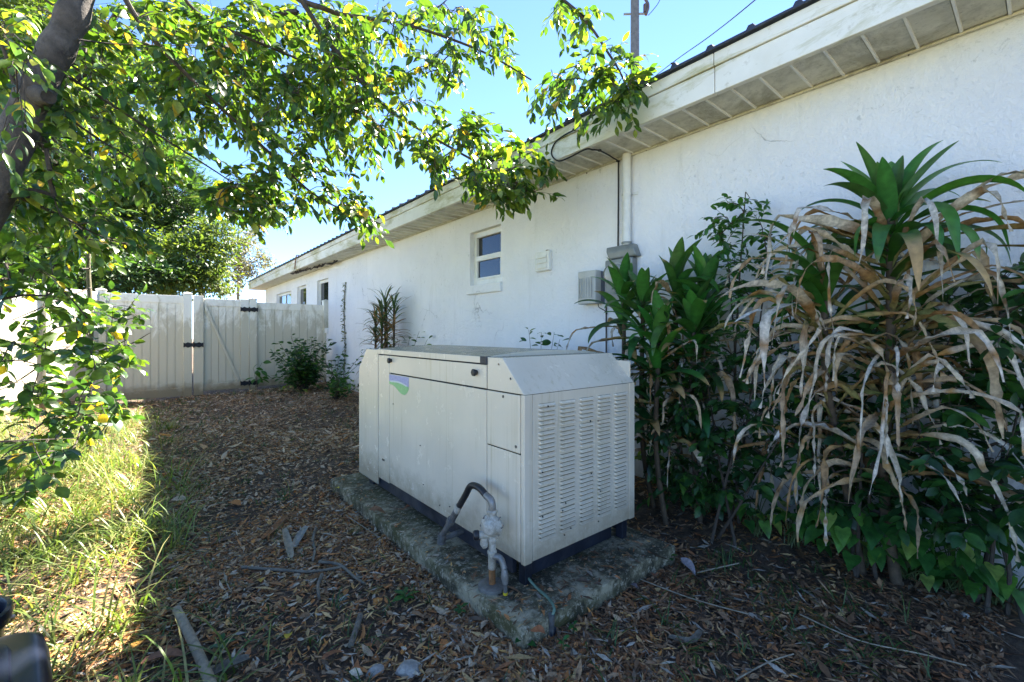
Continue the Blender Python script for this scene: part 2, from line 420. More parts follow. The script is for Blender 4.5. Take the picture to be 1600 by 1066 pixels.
# ---- leaves
def leaf_tpl(W=0.45, n_=4, fold=0.25, curl=0.25, tipw=1.0, wave=0.0, asym=0.0):
    V = [(0, 0, 0)]; F = []
    for i in range(1, n_):
        t = i / n_; wd = 0.5 * W * (math.sin(math.pi * t ** tipw)) ** 0.85
        z = -curl * t * t
        wv = wave * math.sin(5 * t + asym)
        V += [(-wd, t, z + fold * wd + wv), (0, t, z), (wd, t, z + fold * wd - wv)]
    V.append((0, 1, -curl))
    F += [(0, 2, 1), (0, 3, 2)]
    for i in range(n_ - 2):
        a = 1 + 3 * i
        F += [(a, a + 1, a + 4, a + 3), (a + 1, a + 2, a + 5, a + 4)]
    a = 1 + 3 * (n_ - 2); e = len(V) - 1
    F += [(a, a + 1, e), (a + 1, a + 2, e)]
    return np.array(V), F
def arrow_tpl():                               # arrowhead / heart shaped leaf
    half = [(0.0, 0.0, 0), (0.20, -0.16, -0.02), (0.34, -0.10, -0.05), (0.36, 0.12, -0.03), (0.30, 0.40, 0.0), (0.17, 0.68, -0.03), (0.0, 1.0, -0.16)]
    mid = [(0, 0.0, 0), (0, 0.15, -0.03), (0, 0.45, -0.03), (0, 0.7, -0.07)]
    V = []; F = []
    V += mid                                    # 0..3
    r0 = len(V); V += [(x, y, z + 0.10 * x) for x, y, z in half[1:6]]      # 4..8
    l0 = len(V); V += [(-x, y, z + 0.10 * x) for x, y, z in half[1:6]]     # 9..13
    tip = len(V); V.append(half[6])
    def side(s, flip):
        q = [(0, s, s + 1), (0, s + 1, s + 2, 1), (1, s + 2, s + 3, 2), (2, s + 3, s + 4, 3), (3, s + 4, tip)]
        return [tuple(reversed(f)) if flip else f for f in q]
    F += side(r0, False) + side(l0, True)
    return np.array(V), F

class LeafBag:
    """collects leaf placements; the largest in view become single leaf objects, the rest one foliage mesh"""
    def __init__(s, tpls, palette): s.t = tpls; s.p = [np.array(c) for c in palette]; s.items = []
    def add(s, pos, axis, normal, size, tpl=None, col=None, width=1.0):
        s.items.append((np.array(pos, float), np.array(axis, float), np.array(normal, float), size,
                        R.randrange(len(s.t)) if tpl is None else tpl, R.randrange(len(s.p)) if col is None else col, width))
    def frames(s):
        A = np.array([i[1] for i in s.items]); A /= np.linalg.norm(A, axis=1)[:, None] + 1e-9
        N_ = np.array([i[2] for i in s.items]); S_ = np.cross(A, N_); S_ /= np.linalg.norm(S_, axis=1)[:, None] + 1e-9
        N_ = np.cross(S_, A)
        W_ = np.array([i[6] for i in s.items])[:, None]; sz = np.array([i[3] for i in s.items])[:, None]
        return np.stack([S_ * W_ * sz, A * sz, N_ * sz], axis=2), np.array([i[0] for i in s.items]), sz[:, 0]
    def build(s, mat, parent, single=300, name="leaf", rest="foliage", jit=0.18, minpx=9.0):
        if not s.items: return
        RM, L, sz = s.frames()
        px, py, d = project(L)
        vis = (d > 0.2) & (px > -20) & (px < 1620) & (py > -20) & (py < 1090)
        score = np.where(vis, sz / np.maximum(d, 0.2), 0)
        order = np.argsort(-score)
        chosen = [i for i in order[:single] if score[i] * FPX * 0.64 > minpx]
        ch = set(chosen); meshes = {}
        for i in chosen:
            ti, ci = s.items[i][4], s.items[i][5]
            key = (ti, ci)
            if key not in meshes:
                V, F = s.t[ti]; l, st_ = faces_to_loops(F)
                me = raw_mesh(name, V, l, st_, np.tile(s.p[ci], (len(V), 1)), True); me.materials.append(M[mat]); meshes[key] = me
            o = bpy.data.objects.new(name, meshes[key]); link(o, parent)
            mm = Matrix.Identity(4)
            for a in range(3):
                for c in range(3): mm[a][c] = float(RM[i, a, c])
                mm[a][3] = float(L[i, a])
            o.matrix_basis = mm
        others = [i for i in range(len(s.items)) if i not in ch]
        if others:
            Vs, Ls, Ss, Cs = [], [], [], []; vo_ = 0; lo = 0
            byt = {}
            for i in others: byt.setdefault(s.items[i][4], []).append(i)
            for ti, idx in byt.items():
                V, F = s.t[ti]; l, st_ = faces_to_loops(F); l = np.array(l); st_ = np.array(st_); idx = np.array(idx)
                VV = np.einsum('nij,vj->nvi', RM[idx], V) + L[idx][:, None, :]
                k = len(idx); nv_ = len(V)
                Ls.append((l[None, :] + (np.arange(k) * nv_)[:, None] + vo_).ravel())
                Ss.append((st_[None, :] + (np.arange(k) * len(l))[:, None] + lo).ravel())
                cc = np.array([s.p[s.items[i][5]] for i in idx]) * (1 + NR.uniform(-jit, jit, (k, 1)))
                Cs.append(np.repeat(cc, nv_, axis=0)); Vs.append(VV.reshape(-1, 3)); vo_ += k * nv_; lo += k * len(l)
            me = raw_mesh(rest, np.concatenate(Vs), np.concatenate(Ls), np.concatenate(Ss), np.concatenate(Cs), True)
            me.materials.append(M[mat]); o = bpy.data.objects.new(rest, me); link(o, parent); o["kind"] = "stuff"

def rnd_dir(zmin=-1, zmax=1):
    z = R.uniform(zmin, zmax); a = R.uniform(0, 2 * math.pi); r_ = math.sqrt(max(0, 1 - z * z))
    return np.array([r_ * math.cos(a), r_ * math.sin(a), z])
def unit(v): v = np.array(v, float); return v / (np.linalg.norm(v) + 1e-9)
def in_poly(x, y, poly):
    c = False; j = len(poly) - 1
    for i in range(len(poly)):
        xi, yi = poly[i]; xj, yj = poly[j]
        if (yi > y) != (yj > y) and x < (xj - xi) * (y - yi) / (yj - yi) + xi: c = not c
        j = i
    return c

def grow(tree, spray_pts, seeds, twig_mat, rmin=0.0018, name="twigs", parent=None):
    """join spray points to the branch samples (nearest first); returns the growing direction at each spray"""
    S_ = np.array(spray_pts); Nn = np.array(seeds); k = len(S_)
    dmin = np.full(k, 1e9); par = np.zeros(k, int)
    for i in range(len(Nn)):
        dd = np.linalg.norm(S_ - Nn[i], axis=1); mk = dd < dmin; dmin[mk] = dd[mk]; par[mk] = -(i + 1)
    done = np.zeros(k, bool); order = []
    for _ in range(k):
        dm = np.where(done, 1e9, dmin); i = int(np.argmin(dm)); done[i] = True; order.append(i)
        dd = np.linalg.norm(S_ - S_[i], axis=1) * 1.06; mk = (dd < dmin) & ~done; dmin[mk] = dd[mk]; par[mk] = i
    cnt = np.ones(k)
    for i in reversed(order):
        if par[i] >= 0: cnt[par[i]] += cnt[i]
    bb = B(); dirs = np.zeros((k, 3))
    for i in order:
        a = S_[par[i]] if par[i] >= 0 else Nn[-par[i] - 1]
        b_ = S_[i]; L = np.linalg.norm(b_ - a)
        dirs[i] = unit(b_ - a)
        midp = (a + b_) / 2 + np.array([R.uniform(-.06, .06), R.uniform(-.06, .06), 0.08 + R.uniform(-.03, .05)]) * L
        r1 = rmin * cnt[i] ** 0.45
        bb.tube([a, midp, b_], [r1 * 1.15, r1, r1 * 0.85], 5, cap=False)
    o = bb.build(name, twig_mat, parent, fixn=False, smooth=True); o["kind"] = "stuff"
    return dirs

# ================================================================== GROUND
def build_ground():
    xs = sorted(set([-60, -40, -25, -15, -10, -7, -5] + [round(-4 + 0.08 * i, 3) for i in range(0, 94)] + [3.6, 4.5, 6, 9, 14, 22, 35, 60]))
    ys = sorted(set([-50, -30, -15, -8, -5, -3, -2, -1] + [round(-0.4 + 0.08 * i, 3) for i in range(0, 140)] + [11, 12, 14, 17, 21, 28, 40, 60, 90]))
    V = []; F = []
    for y in ys:
        for x in xs:
            j = 0.0
            if -4 < x < 3.4 and -0.4 < y < 10.7: j = R.uniform(-0.007, 0.007)
            V.append((x, y, gh(x, y) + j))
    nx = len(xs)
    for a in range(len(ys) - 1):
        for c in range(nx - 1):
            F.append((a * nx + c, a * nx + c + 1, (a + 1) * nx + c + 1, (a + 1) * nx + c))
    l, st_ = faces_to_loops(F); me = raw_mesh("ground", V, l, st_, None, True); me.materials.append(M["soil"])
    o = bpy.data.objects.new("ground", me); link(o); tag(o, kind="structure")
build_ground()

# ================================================================== HOUSE
WX = 3.0; FX = 2.61; SZ = 2.63; RY0, RY1 = -3.0, 16.75
house = thing("house", (WX, 7.0, 0), "long single storey house with white stucco wall, vinyl soffit and dark ribbed metal roof", "house")

# wall with real window openings (outer leaf 0.2 thick)
wins = [(3.82, 4.42, 1.76, 2.40), (9.80, 10.62, 1.30, 2.38), (11.50, 12.35, 1.30, 2.38), (12.98, 14.70, 1.45, 2.34)]
def wall_with_holes(y0, y1, z0, z1, holes, x0, x1):
    ysx = sorted(set([y0, y1] + [h[0] for h in holes] + [h[1] for h in holes] + list(np.arange(y0 + 1, y1, 1.5))))
    zs = sorted(set([z0, z1] + [h[2] for h in holes] + [h[3] for h in holes]))
    V = {}; vl = []; F = []
    def vid(x, y, z):
        k = (round(x, 4), round(y, 4), round(z, 4))
        if k not in V: V[k] = len(vl); vl.append(k)
        return V[k]
    def solid(i, j):
        if i < 0 or j < 0 or i >= len(ysx) - 1 or j >= len(zs) - 1: return False
        cy = (ysx[i] + ysx[i + 1]) / 2; cz = (zs[j] + zs[j + 1]) / 2
        return not any(h[0] < cy < h[1] and h[2] < cz < h[3] for h in holes)
    for i in range(len(ysx) - 1):
        for j in range(len(zs) - 1):
            if not solid(i, j): continue
            ya, yb, za, zb = ysx[i], ysx[i + 1], zs[j], zs[j + 1]
            F.append((vid(x0, ya, za), vid(x0, ya, zb), vid(x0, yb, zb), vid(x0, yb, za)))
            F.append((vid(x1, ya, za), vid(x1, yb, za), vid(x1, yb, zb), vid(x1, ya, zb)))
            if not solid(i - 1, j): F.append((vid(x0, ya, za), vid(x1, ya, za), vid(x1, ya, zb), vid(x0, ya, zb)))
            if not solid(i + 1, j): F.append((vid(x0, yb, za), vid(x0, yb, zb), vid(x1, yb, zb), vid(x1, yb, za)))
            if not solid(i, j - 1): F.append((vid(x0, ya, za), vid(x0, yb, za), vid(x1, yb, za), vid(x1, ya, za)))
            if not solid(i, j + 1): F.append((vid(x0, ya, zb), vid(x1, ya, zb), vid(x1, yb, zb), vid(x0, yb, zb)))
    return vl, F
b_ = B(); b_.add(*wall_with_holes(RY0 + 0.3, 16.3, -0.4, SZ + 0.1, wins, WX, WX + 0.2)); b_.build("wall", "stucco", house)
b_ = B()
b_.box((WX + 0.201, RY0 + 0.3, -0.4), (11.0, RY0 + 0.5, SZ + 0.1)); b_.box((WX + 0.201, 16.1, -0.4), (11.0, 16.3, SZ + 0.1)); b_.box((10.8, RY0 + 0.501, -0.4), (11.0, 16.099, SZ + 0.1))
b_.build("wall", "stucco", house)
# each window brings its own near-black sheet for the unlit room
for (ya, yb, za, zb) in wins:
    pass
# windows
def window(ya, yb, za, zb, hung=True, sill=True):
    e = 0.002
    x0 = WX + 0.058
    f = B(); t = 0.055
    f.box((x0, ya + e, za + e), (x0 + 0.06, ya + t, zb - e)); f.box((x0, yb - t, za + e), (x0 + 0.06, yb - e, zb - e))
    f.box((x0 + .001, ya + t, zb - t - .01), (x0 + 0.06, yb - t, zb - e)); f.box((x0 + .001, ya + t, za + e), (x0 + 0.06, yb - t, za + t + .015))
    fr = f.build("window", "frame_white", house, 0.003)
    mz = (za + zb) / 2 + 0.0
    if hung:
        r = B().box((x0 - 0.008, ya + t, mz - 0.03), (x0 + 0.05, yb - t, mz + 0.03)); r.build("meeting_rail", "frame_white", fr, 0.003)
        sh = B(); s_ = 0.022
        sh.box((x0 - 0.006, ya + t + .001, za + t + .016), (x0 + 0.03, ya + t + s_, mz - .031)); sh.box((x0 - 0.006, yb - t - s_, za + t + .016), (x0 + 0.03, yb - t - .001, mz - .031))
        sh.box((x0 - 0.005, ya + t + s_, za + t + .016), (x0 + 0.03, yb - t - s_, za + t + .016 + s_)); sh.build("lower_sash", "frame_white", fr, 0.002)
        B().box((x0 + 0.015, ya + t + s_ - .002, za + t + .03), (x0 + 0.022, yb - t - s_ + .002, mz - .025)).build("pane", "window_glass", fr)
        B().box((x0 + 0.035, ya + t - .002, mz + .025), (x0 + 0.042, yb - t + .002, zb - t - .006)).build("pane", "window_glass", fr)
    else:
        k = max(1, int(round((yb - ya) / 0.85)))
        for i in range(k):
            a = ya + t + (yb - ya - 2 * t) * i / k; c = ya + t + (yb - ya - 2 * t) * (i + 1) / k
            B().box((x0 + 0.02, a - .002, za + t), (x0 + 0.027, c + .002, zb - t)).build("pane", "window_glass", fr)
            if i: B().box((x0 + .002, a - 0.025, za + t + .016), (x0 + 0.05, a + 0.025, zb - t - .011)).build("mullion", "frame_white", fr, 0.003)
    # near-black sheet standing in for the unlit room behind
    B().box((WX + 0.205, ya - .05, za - .05), (WX + 0.25, yb + .05, zb + .05)).build("dark_backing", "interior_dark", fr)
    if sill: B().box((WX - 0.035, ya - 0.03, za - 0.105), (WX + 0.056, yb + 0.03, za - 0.002)).build("sill", "stucco", fr, 0.006)
window(*wins[0])
window(*wins[1], hung=False); window(*wins[2], hung=False); window(*wins[3], hung=False)

# soffit panels, each 0.153 wide with a raised lap
pm = B()
pw = 0.153
pm.prism([(FX + 0.022, 0.004, SZ), (FX + 0.022, pw - 0.012, SZ), (FX + 0.022, pw - 0.0105, SZ - 0.009), (FX + 0.022, pw + 0.000, SZ - 0.009), (FX + 0.022, pw + 0.003, SZ + 0.02), (FX + 0.022, 0.004, SZ + 0.02)], (WX - FX - 0.045, 0, 0))
first = pm.build("soffit_panel", "soffit", house)
first.data.materials.append(M["frame_white"])
for p in first.data.polygons:
    if p.center[1] > pw - .0125 and p.center[2] < SZ + .006: p.material_index = 1
y = RY0 + 0.2; first.location = (0, y, 0); y += pw
while y < RY1 - 0.2:
    o = first.copy(); C.objects.link(o); o.location = (0, y, R.uniform(-0.0015, 0.0015)); y += pw
# J-channel along the wall
B().box((WX - 0.022, RY0 + .1, SZ - 0.016), (WX - 0.001, 16.3, SZ - 0.002)).build("soffit_channel", "soffit", house, 0.003)
# fascia: wide lower board, narrower upper board, metal drip; sections with butt joints
joints = [RY0, 1.25, 5.35, 9.2, 13.0, RY1]
for a, c in zip(joints[:-1], joints[1:]):
    B().box((FX - 0.02, a + 0.002, SZ - 0.012), (FX + 0.02, c - 0.002, SZ + 0.142)).build("fascia_board", "fascia", house, 0.004)
    B().box((FX - 0.032, a + 0.002, SZ + 0.145), (FX + 0.02, c - 0.002, SZ + 0.222)).build("fascia_board", "fascia", house, 0.004)
B().box((FX - 0.02, RY1 + .001, SZ - .012), (11.4, RY1 + 0.03, SZ + 0.16)).build("gable_fascia", "fascia", house, 0.004)
B().prism([(FX + .03, 16.31, SZ + .05), (11.2, 16.31, SZ + .05), (6.9, 16.31, SZ + 1.05)], (0, .05, 0)).build("gable_wall", "stucco", house)
# ribbed metal roof: two slopes
def roof_slope(xa, za, xb, zb, name):
    prof = []; yy = RY0 - 0.05
    while yy < RY1 + 0.08:
        prof += [(yy, 0), (yy + 0.170, 0), (yy + 0.182, 0.020), (yy + 0.206, 0.020), (yy + 0.218, 0)]; yy += 0.2286
    V = []; F = []; k = len(prof)
    for (x, z) in ((xa, za), (xb, zb)):
        V += [(x, p[0], z + p[1]) for p in prof]
    V += [(xa, p[0], za - 0.012) for p in prof] + [(xb, p[0], zb - 0.012) for p in prof]
    for i in range(k - 1):
        F.append((i, i + 1, k + i + 1, k + i)); F.append((2 * k + i, 3 * k + i, 3 * k + i + 1, 2 * k + i + 1))
        F.append((i, 2 * k + i, 2 * k + i + 1, i + 1)); F.append((k + i, k + i + 1, 3 * k + i + 1, 3 * k + i))
    F.append((0, k, 3 * k, 2 * k)); F.append((k - 1, 3 * k - 1, 4 * k - 1, 2 * k - 1))
    B().add(V, F).build(name, "roof_metal", house)
roof_slope(FX - 0.065, SZ + 0.238, 6.9, SZ + 1.28, "roof"); roof_slope(11.45, SZ + 0.2, 6.9 + .001, SZ + 1.285, "roof")
# nails and wasp-nest specks on the soffit line
for px_, py_ in ((1082, 206), (1010, 234), (917, 270), (886, 281), (1240, 146), (1420, 84)):
    p = on_x(px_, py_, WX - 0.012); B().tube([p, p + np.array([-.004, 0, -.012])], [0.006, 0.003], 6).build("nail", "screw", house)

# ---- things fixed to the wall
# wall vent
vy0, vy1, vz0, vz1 = 3.02, 3.22, 1.80, 1.99
vent = thing("wall_vent", (WX, 3.12, vz0), "small square white louvred exhaust vent on the stucco wall", "vent")
B().box((WX - 0.045, vy0, vz0), (WX - 0.001, vy1, vz1)).build("housing", "frame_white", vent, 0.008)
for i in range(3):
    z = vz0 + 0.025 + i * 0.05
    B().prism([(WX - 0.047, vy0 + .03, z), (WX - 0.060, vy0 + .03, z - .002), (WX - 0.047, vy0 + .03, z + .042)], (0, .14, 0)).build("louvre", "frame_white", vent, 0.001)
B().box((WX - 0.050, vy1 - 0.16, vz0 + .185 + .002), (WX - 0.02, vy0 + 0.012, vz1 + .004)).build("hood_clip", "screw", vent, 0.002)

# telephone / network interface box
bx0, bx1, bz0, bz1 = 2.385, 2.60, 1.445, 1.725
nib = thing("interface_box", (WX, 2.5, bz0), "pale grey plastic utility box with vertical ribs on the wall", "utility box")
B().box((WX - 0.055, bx0, bz0 + .004), (WX - 0.001, bx1, bz1 - .004)).build("backplate", "box_blue_grey", nib, 0.006)
B().prism([(WX - 0.056, bx0 - .004, bz0), (WX - 0.115, bx0 + .01, bz0), (WX - 0.128, (bx0 + bx1) / 2, bz0), (WX - 0.115, bx1 - .01, bz0), (WX - 0.056, bx1 + .004, bz0)], (0, 0, bz1 - bz0)).build("cover", "box_grey", nib, 0.008)
for i in range(6):
    yy = bx0 + 0.047 + i * 0.027
    B().tube([(WX - 0.127 - .002 * (1 - abs(i - 2.5) / 2.5), yy, bz0 + .05), (WX - 0.127 - .002 * (1 - abs(i - 2.5) / 2.5), yy, bz1 - .06)], 0.0055, 6).build("rib", "box_grey", nib)
B().tube(curve([(WX - .05, 2.42, bz0), (WX - .05, 2.41, bz0 - .03), (WX - .04, 2.36, bz0 - .06), (WX - .03, 2.34, bz0 - .09)]), 0.004, 6).build("lead", "cable_black", nib)
B().tube([(WX - .012, 2.365, bz0 + .02), (WX - .012, 2.365, 0.3)], 0.006, 6).build("ground_wire", "cable_black", nib)

# electric meter: conduit mast, hub box, socket and glass meter
met = thing("electric_meter", (WX, 2.2, 1.4), "grey electric meter socket below the white pipe mast, half hidden by leaves", "meter")
B().prism([(WX - .002, 2.02, 1.80), (WX - .075, 2.02, 1.80), (WX - .085, 2.04, 1.86), (WX - .06, 2.06, 1.905), (WX - .002, 2.06, 1.905)], (0, .27, 0)).build("hub_box", "meter_grey", met, 0.012)
B().box((WX - .075, 2.06, 1.42), (WX - .002, 2.33, 1.797)).build("socket", "meter_grey", met, 0.012)
B().cyl((WX - .076, 2.20, 1.67), (WX - .10, 2.20, 1.67), .093, 28).build("ring", "white_coated", met, 0.003, smooth=True)
B().tube([(WX - .101, 2.20, 1.67), (WX - .15, 2.20, 1.67), (WX - .175, 2.20, 1.67), (WX - .185, 2.20, 1.67)], [.082, .08, .066, .03], 28).build("glass_dome", "meter_glass", met, smooth=True)
B().cyl((WX - .102, 2.20, 1.67), (WX - .135, 2.20, 1.67), .065, 20).build("dial", "frame_white", met, 0.002)
mast = thing("conduit_mast", (WX - .04, 2.135, 1.905), "white painted pipe mast running up the wall to the soffit", "pipe")
B().cyl((WX - .045, 2.135, 1.9), (WX - .045, 2.135, SZ - .003), .0335, 20).build("pipe", "pvc_white", mast, smooth=True)
B().cyl((WX - .045, 2.135, 2.30), (WX - .045, 2.135, 2.315), .038, 20).build("coupling", "pvc_white", mast, smooth=True)
B().box((WX - .012, 2.055, 2.296), (WX - .001, 2.10, 2.32)).build("bracket", "pvc_white", mast, .003)
B().cyl((WX - .045, 2.135, 1.906), (WX - .045, 2.135, 1.925), .041, 20).build("hub", "meter_grey", mast, .003, smooth=True)
# black cable from the roof edge, looping under the fascia and down the wall
cpts = [on_x(960, 160, FX - .075), on_x(925, 182, FX - .075), on_x(897, 203, FX - .06), on_x(884, 210, FX - .05), on_x(868, 222, FX - .035), on_x(861.5, 238, FX - .03), on_x(866, 248, FX - .03),
        on_x(875, 251.5, FX - .027)]
pz = lambda x, y: on_z(x, y, SZ - .020)
cpts += [on_z(890, 246, SZ - .026), pz(915, 233.5), pz(925, 234), pz(937, 235.5), pz(950, 242), pz(958, 247)]
pw_ = on_x(965.5, 252, WX - .018); cpts += [pw_, pw_ + np.array([.006, 0, -.06]), np.array([WX - .012, pw_[1] + .0, 2.3]), np.array([WX - .012, pw_[1] + .004, 1.92]), np.array([WX - .03, pw_[1] - .01, 1.89])]
cab = thing("service_cable", cpts[3], "black cable looping off the roof edge and down the stucco wall", "cable")
B().tube(curve(cpts, 5), 0.0062, 8).build("cable", "cable_black", cab, smooth=True)
for q in (cpts[2], pz(937, 235.5), pw_):
    B().cyl(q - np.array([.004, .012, .004]), q + np.array([.004, .012, .006]), .010, 8).build("clip", "cable_black", cab)
# roof-edge hook far along the fascia
hk = thing("roof_hook", on_x(462, 412, FX - .05), "thin rusty wire hook hanging over the far roof edge", "hook")
B().tube(curve([on_x(466, 399, FX - .1), on_x(463, 400, FX - .09), on_x(461.5, 410, FX - .06), on_x(460.5, 421, FX - .05)]), .012, 6).build("wire", "rust", hk)

# ================================================================== FENCE AND GATE  (plane Y = FY)
FY = 10.0
fxp = lambda px: on_y(px, 520, FY)[0]
def fence_panel(th, p0, p1, z_top, zb0, zb1, nb, face=-1):
    """vinyl privacy panel between ground points p0 -> p1: top rail, bottom rail, tongue and groove boards"""
    p0 = np.array([p0[0], p0[1], 0.]); p1 = np.array([p1[0], p1[1], 0.]); dv = p1 - p0; L = np.linalg.norm(dv); t = dv / L
    nrm = np.array([t[1], -t[0], 0.])
    def slab(name, s0, s1, za, zb, off, thick, bev=0.004, za2=None):
        a = p0 + t * s0; c = p0 + t * s1; za2 = za if za2 is None else za2
        q = [a + nrm * (off + thick / 2), c + nrm * (off + thick / 2), c + nrm * (off - thick / 2), a + nrm * (off - thick / 2)]
        V = [np.array([*k[:2], z]) for k, z in zip(q, (za, za2, za2, za))] + [np.array([*k[:2], zb]) for k in q]
        return B().add(V, [(3, 2, 1, 0), (4, 5, 6, 7), (0, 1, 5, 4), (1, 2, 6, 5), (2, 3, 7, 6), (3, 0, 4, 7)]).build(name, "vinyl", th, bev)
    slab("top_rail", 0, L, z_top - .14, z_top, 0, .045)
    slab("bottom_rail", 0, L, zb0, zb0 + .15, 0, .045, za2=zb1)
    slab("light_stop", .0, L, zb0 + .13, z_top - .12, -.007, .006, 0)  # added sheet behind the boards, keeps sun from leaking through the gaps
    bw = L / nb
    for i in range(nb):
        slab("board", i * bw + .003, (i + 1) * bw - .003, zb0 + .12, z_top - .13, R.uniform(-.0012, .0012), .022, 0)
def fence_post(th, x, y, z0, z1, w_=.125, name="post", rot=0.0):
    c, s = math.cos(rot), math.sin(rot); h = w_ / 2
    def ring(hh, z): return [(x + c * a - s * d, y + s * a + c * d, z) for a, d in ((-hh, -hh), (hh, -hh), (hh, hh), (-hh, hh))]
    V = ring(h, z0) + ring(h, z1); F = [(3, 2, 1, 0), (4, 5, 6, 7)] + [(i, (i + 1) % 4, (i + 1) % 4 + 4, i + 4) for i in range(4)]
    o = B().add(V, F).build(name, "vinyl", th, .005)
    V = ring(h + .008, z1 + .001) + ring(h + .008, z1 + .018) + [(x, y, z1 + .045)]
    B().add(V, [(3, 2, 1, 0)] + [(i, (i + 1) % 4, (i + 1) % 4 + 4, i + 4) for i in range(4)] + [(4 + i, 4 + (i + 1) % 4, 8) for i in range(4)]).build("post_cap", "vinyl", o, .003)
x_corner = fxp(158); xg0 = fxp(293); xr = fxp(395); xe = fxp(509)
fl = thing("vinyl_fence", (xg0, FY, 0), "white vinyl privacy fence left of the gate in the house shadow", "fence")
fence_panel(fl, (x_corner + .06, FY), (xg0 - .065, FY), 1.87, .05, .05, 9)
fence_post(fl, xg0, FY, -.1, 1.90)
fr_ = thing("vinyl_fence", (xr, FY, 0), "white vinyl fence panel closing the gap from gate to house wall", "fence")
fence_panel(fr_, (xr + .065, FY), (xe - .065, FY), 1.80, .13, .16, 8)
fence_post(fr_, xr, FY, -.05, 1.85); fence_post(fr_, xe, FY, .0, 1.88, name="post")
# turned section in the sun
fs = thing("vinyl_fence", (x_corner, FY, 0), "sunlit white vinyl fence section turning away behind the leafy shrub", "fence")
ang = rad(55); q0 = np.array([x_corner, FY]); dirq = np.array([-math.cos(ang), -math.sin(ang)])
fence_post(fs, q0[0], q0[1], -.1, 1.90, rot=0.0)
for i in range(4):
    a = q0 + dirq * (i * 0.95 + (.07 if i == 0 else .06)); c = q0 + dirq * ((i + 1) * 0.95 - .06)
    fence_panel(fs, c, a, 1.87, .04, .04, 4)
    e = q0 + dirq * ((i + 1) * 0.95); fence_post(fs, e[0], e[1], -.1, 1.90, rot=ang)
# the gate
xa, xb = fxp(301) + .0, fxp(388)
gate = thing("fence_gate", (xa, FY, 0), "white vinyl gate with diagonal brace and black strap hinges", "gate")
pxw = .15
B().box((xa + .012, FY - .055, .0), (xa + .012 + pxw, FY + .055, 1.885)).build("stile", "vinyl", gate, .005)
B().box((xb - pxw + .01, FY - .055, .10), (xb, FY + .055, 1.855)).build("stile", "vinyl", gate, .005)
ga, gb = xa + .012 + pxw, xb - pxw + .01
B().box((ga + .001, FY - .03, 1.70), (gb - .001, FY + .03, 1.835)).build("top_rail", "vinyl", gate, .004)
B().box((ga + .001, FY - .03, .12), (gb - .001, FY + .03, .25)).build("bottom_rail", "vinyl", gate, .004)
nb = 5; bw = (gb - ga) / nb
B().box((ga - .004, FY + .0135, .24), (gb + .004, FY + .018, 1.71)).build("light_stop", "vinyl", gate)  # sheet added at the back so no sunlight shows between gate boards
for i in range(nb):
    B().box((ga + i * bw + .003, FY - .012 + R.uniform(-.001, .001), .23), (ga + (i + 1) * bw - .003, FY + .012, 1.72)).build("board", "vinyl", gate)
dv = np.array([gb - ga, 0, .22 - 1.70]); dv /= np.linalg.norm(dv); pn = np.array([-dv[2], 0, dv[0]])
a = np.array([ga + .02, FY - .034, 1.70]); c = np.array([gb - .02, FY - .034, .24])
B().prism([a - pn * .022, c - pn * .022, c + pn * .022, a + pn * .022], (0, .018, 0)).build("brace", "vinyl", gate, .003)
def hinge(xc, z):
    h = B()
    h.prism([(xc + sx * k, FY - .072, z + dz) for sx, k, dz in ((-1, .15, .045), (-1, .12, .03), (-1, .085, .05), (-1, .04, .032), (1, .04, .032), (1, .085, .05), (1, .12, .03), (1, .15, .045), (1, .15, -.045), (1, .12, -.03), (1, .085, -.05), (1, .04, -.032), (-1, .04, -.032), (-1, .085, -.05), (-1, .12, -.03), (-1, .15, -.045))][::-1], (0, .008, 0))
    h.cyl((xc, FY - .075, z - .05), (xc, FY - .075, z + .05), .014, 10)
    return h.build("hinge", "black_iron", gate)
hinge((xg0 + .0625 + xa + .012) / 2 + .01, on_y(300, 539, FY)[2])
hinge((xb + xr - .0625) / 2, on_y(389, 484, FY)[2]); hinge((xb + xr - .0625) / 2, on_y(389, 598, FY)[2])

# ================================================================== UTILITY POLE AND WIRES
pp = P(992, 100, 15.0)
pole = thing("utility_pole", (pp[0], pp[1], 0), "weathered grey utility pole rising beyond the roof", "utility pole")
B().tube([(pp[0], pp[1], -.2), (pp[0], pp[1], 6), (pp[0], pp[1], 15)], [.19, .165, .13], 16).build("shaft", "creosote_wood", pole, smooth=True)
zt = P(992, 22, 15)[2]
B().cyl((pp[0] - .28, pp[1] + .25, zt), (pp[0] + .28, pp[1] - .25, zt), .035, 8).build("bracket", "galvanised", pole)
B().tube(curve([(pp[0] + .2, pp[1] - .3, zt - .1), (pp[0] + .3, pp[1] - .32, zt + .25), (pp[0] + .22, pp[1] - .22, zt + .6), (pp[0] + .34, pp[1] - .3, zt + .9)]), .05, 8).build("clamp", "insulator", pole)
B().cyl((pp[0] + .25, pp[1] - .24, zt + .04), (pp[0] + .25, pp[1] - .24, zt + .3), .07, 10).build("insulator", "insulator", pole)
wr = thing("overhead_wire", P(1090, 68, 11), "thin black service wire strung over the roof", "wire")
B().tube(curve([P(997, 140, 14.8), P(1055, 95, 12), P(1110, 56, 10.2), P(1180, 0, 8.6), P(1330, -130, 7)]), .012, 6).build("wire", "cable_black", wr)
q = P(1052, 97.5, 12.1); B().cyl(q - np.array([.05, -.05, .03]), q + np.array([.05, -.05, -.03]), .022, 6).build("splice", "cable_black", wr)
wr2 = thing("overhead_wire", P(1024, 10, 14), "short slack wire curling off the top of the utility pole", "wire")
B().tube(curve([P(1013, 24, 14.6), P(1021, 15, 14.3), P(1031, 0, 14), P(1045, -40, 13)]), .012, 6).build("wire", "cable_black", wr2)

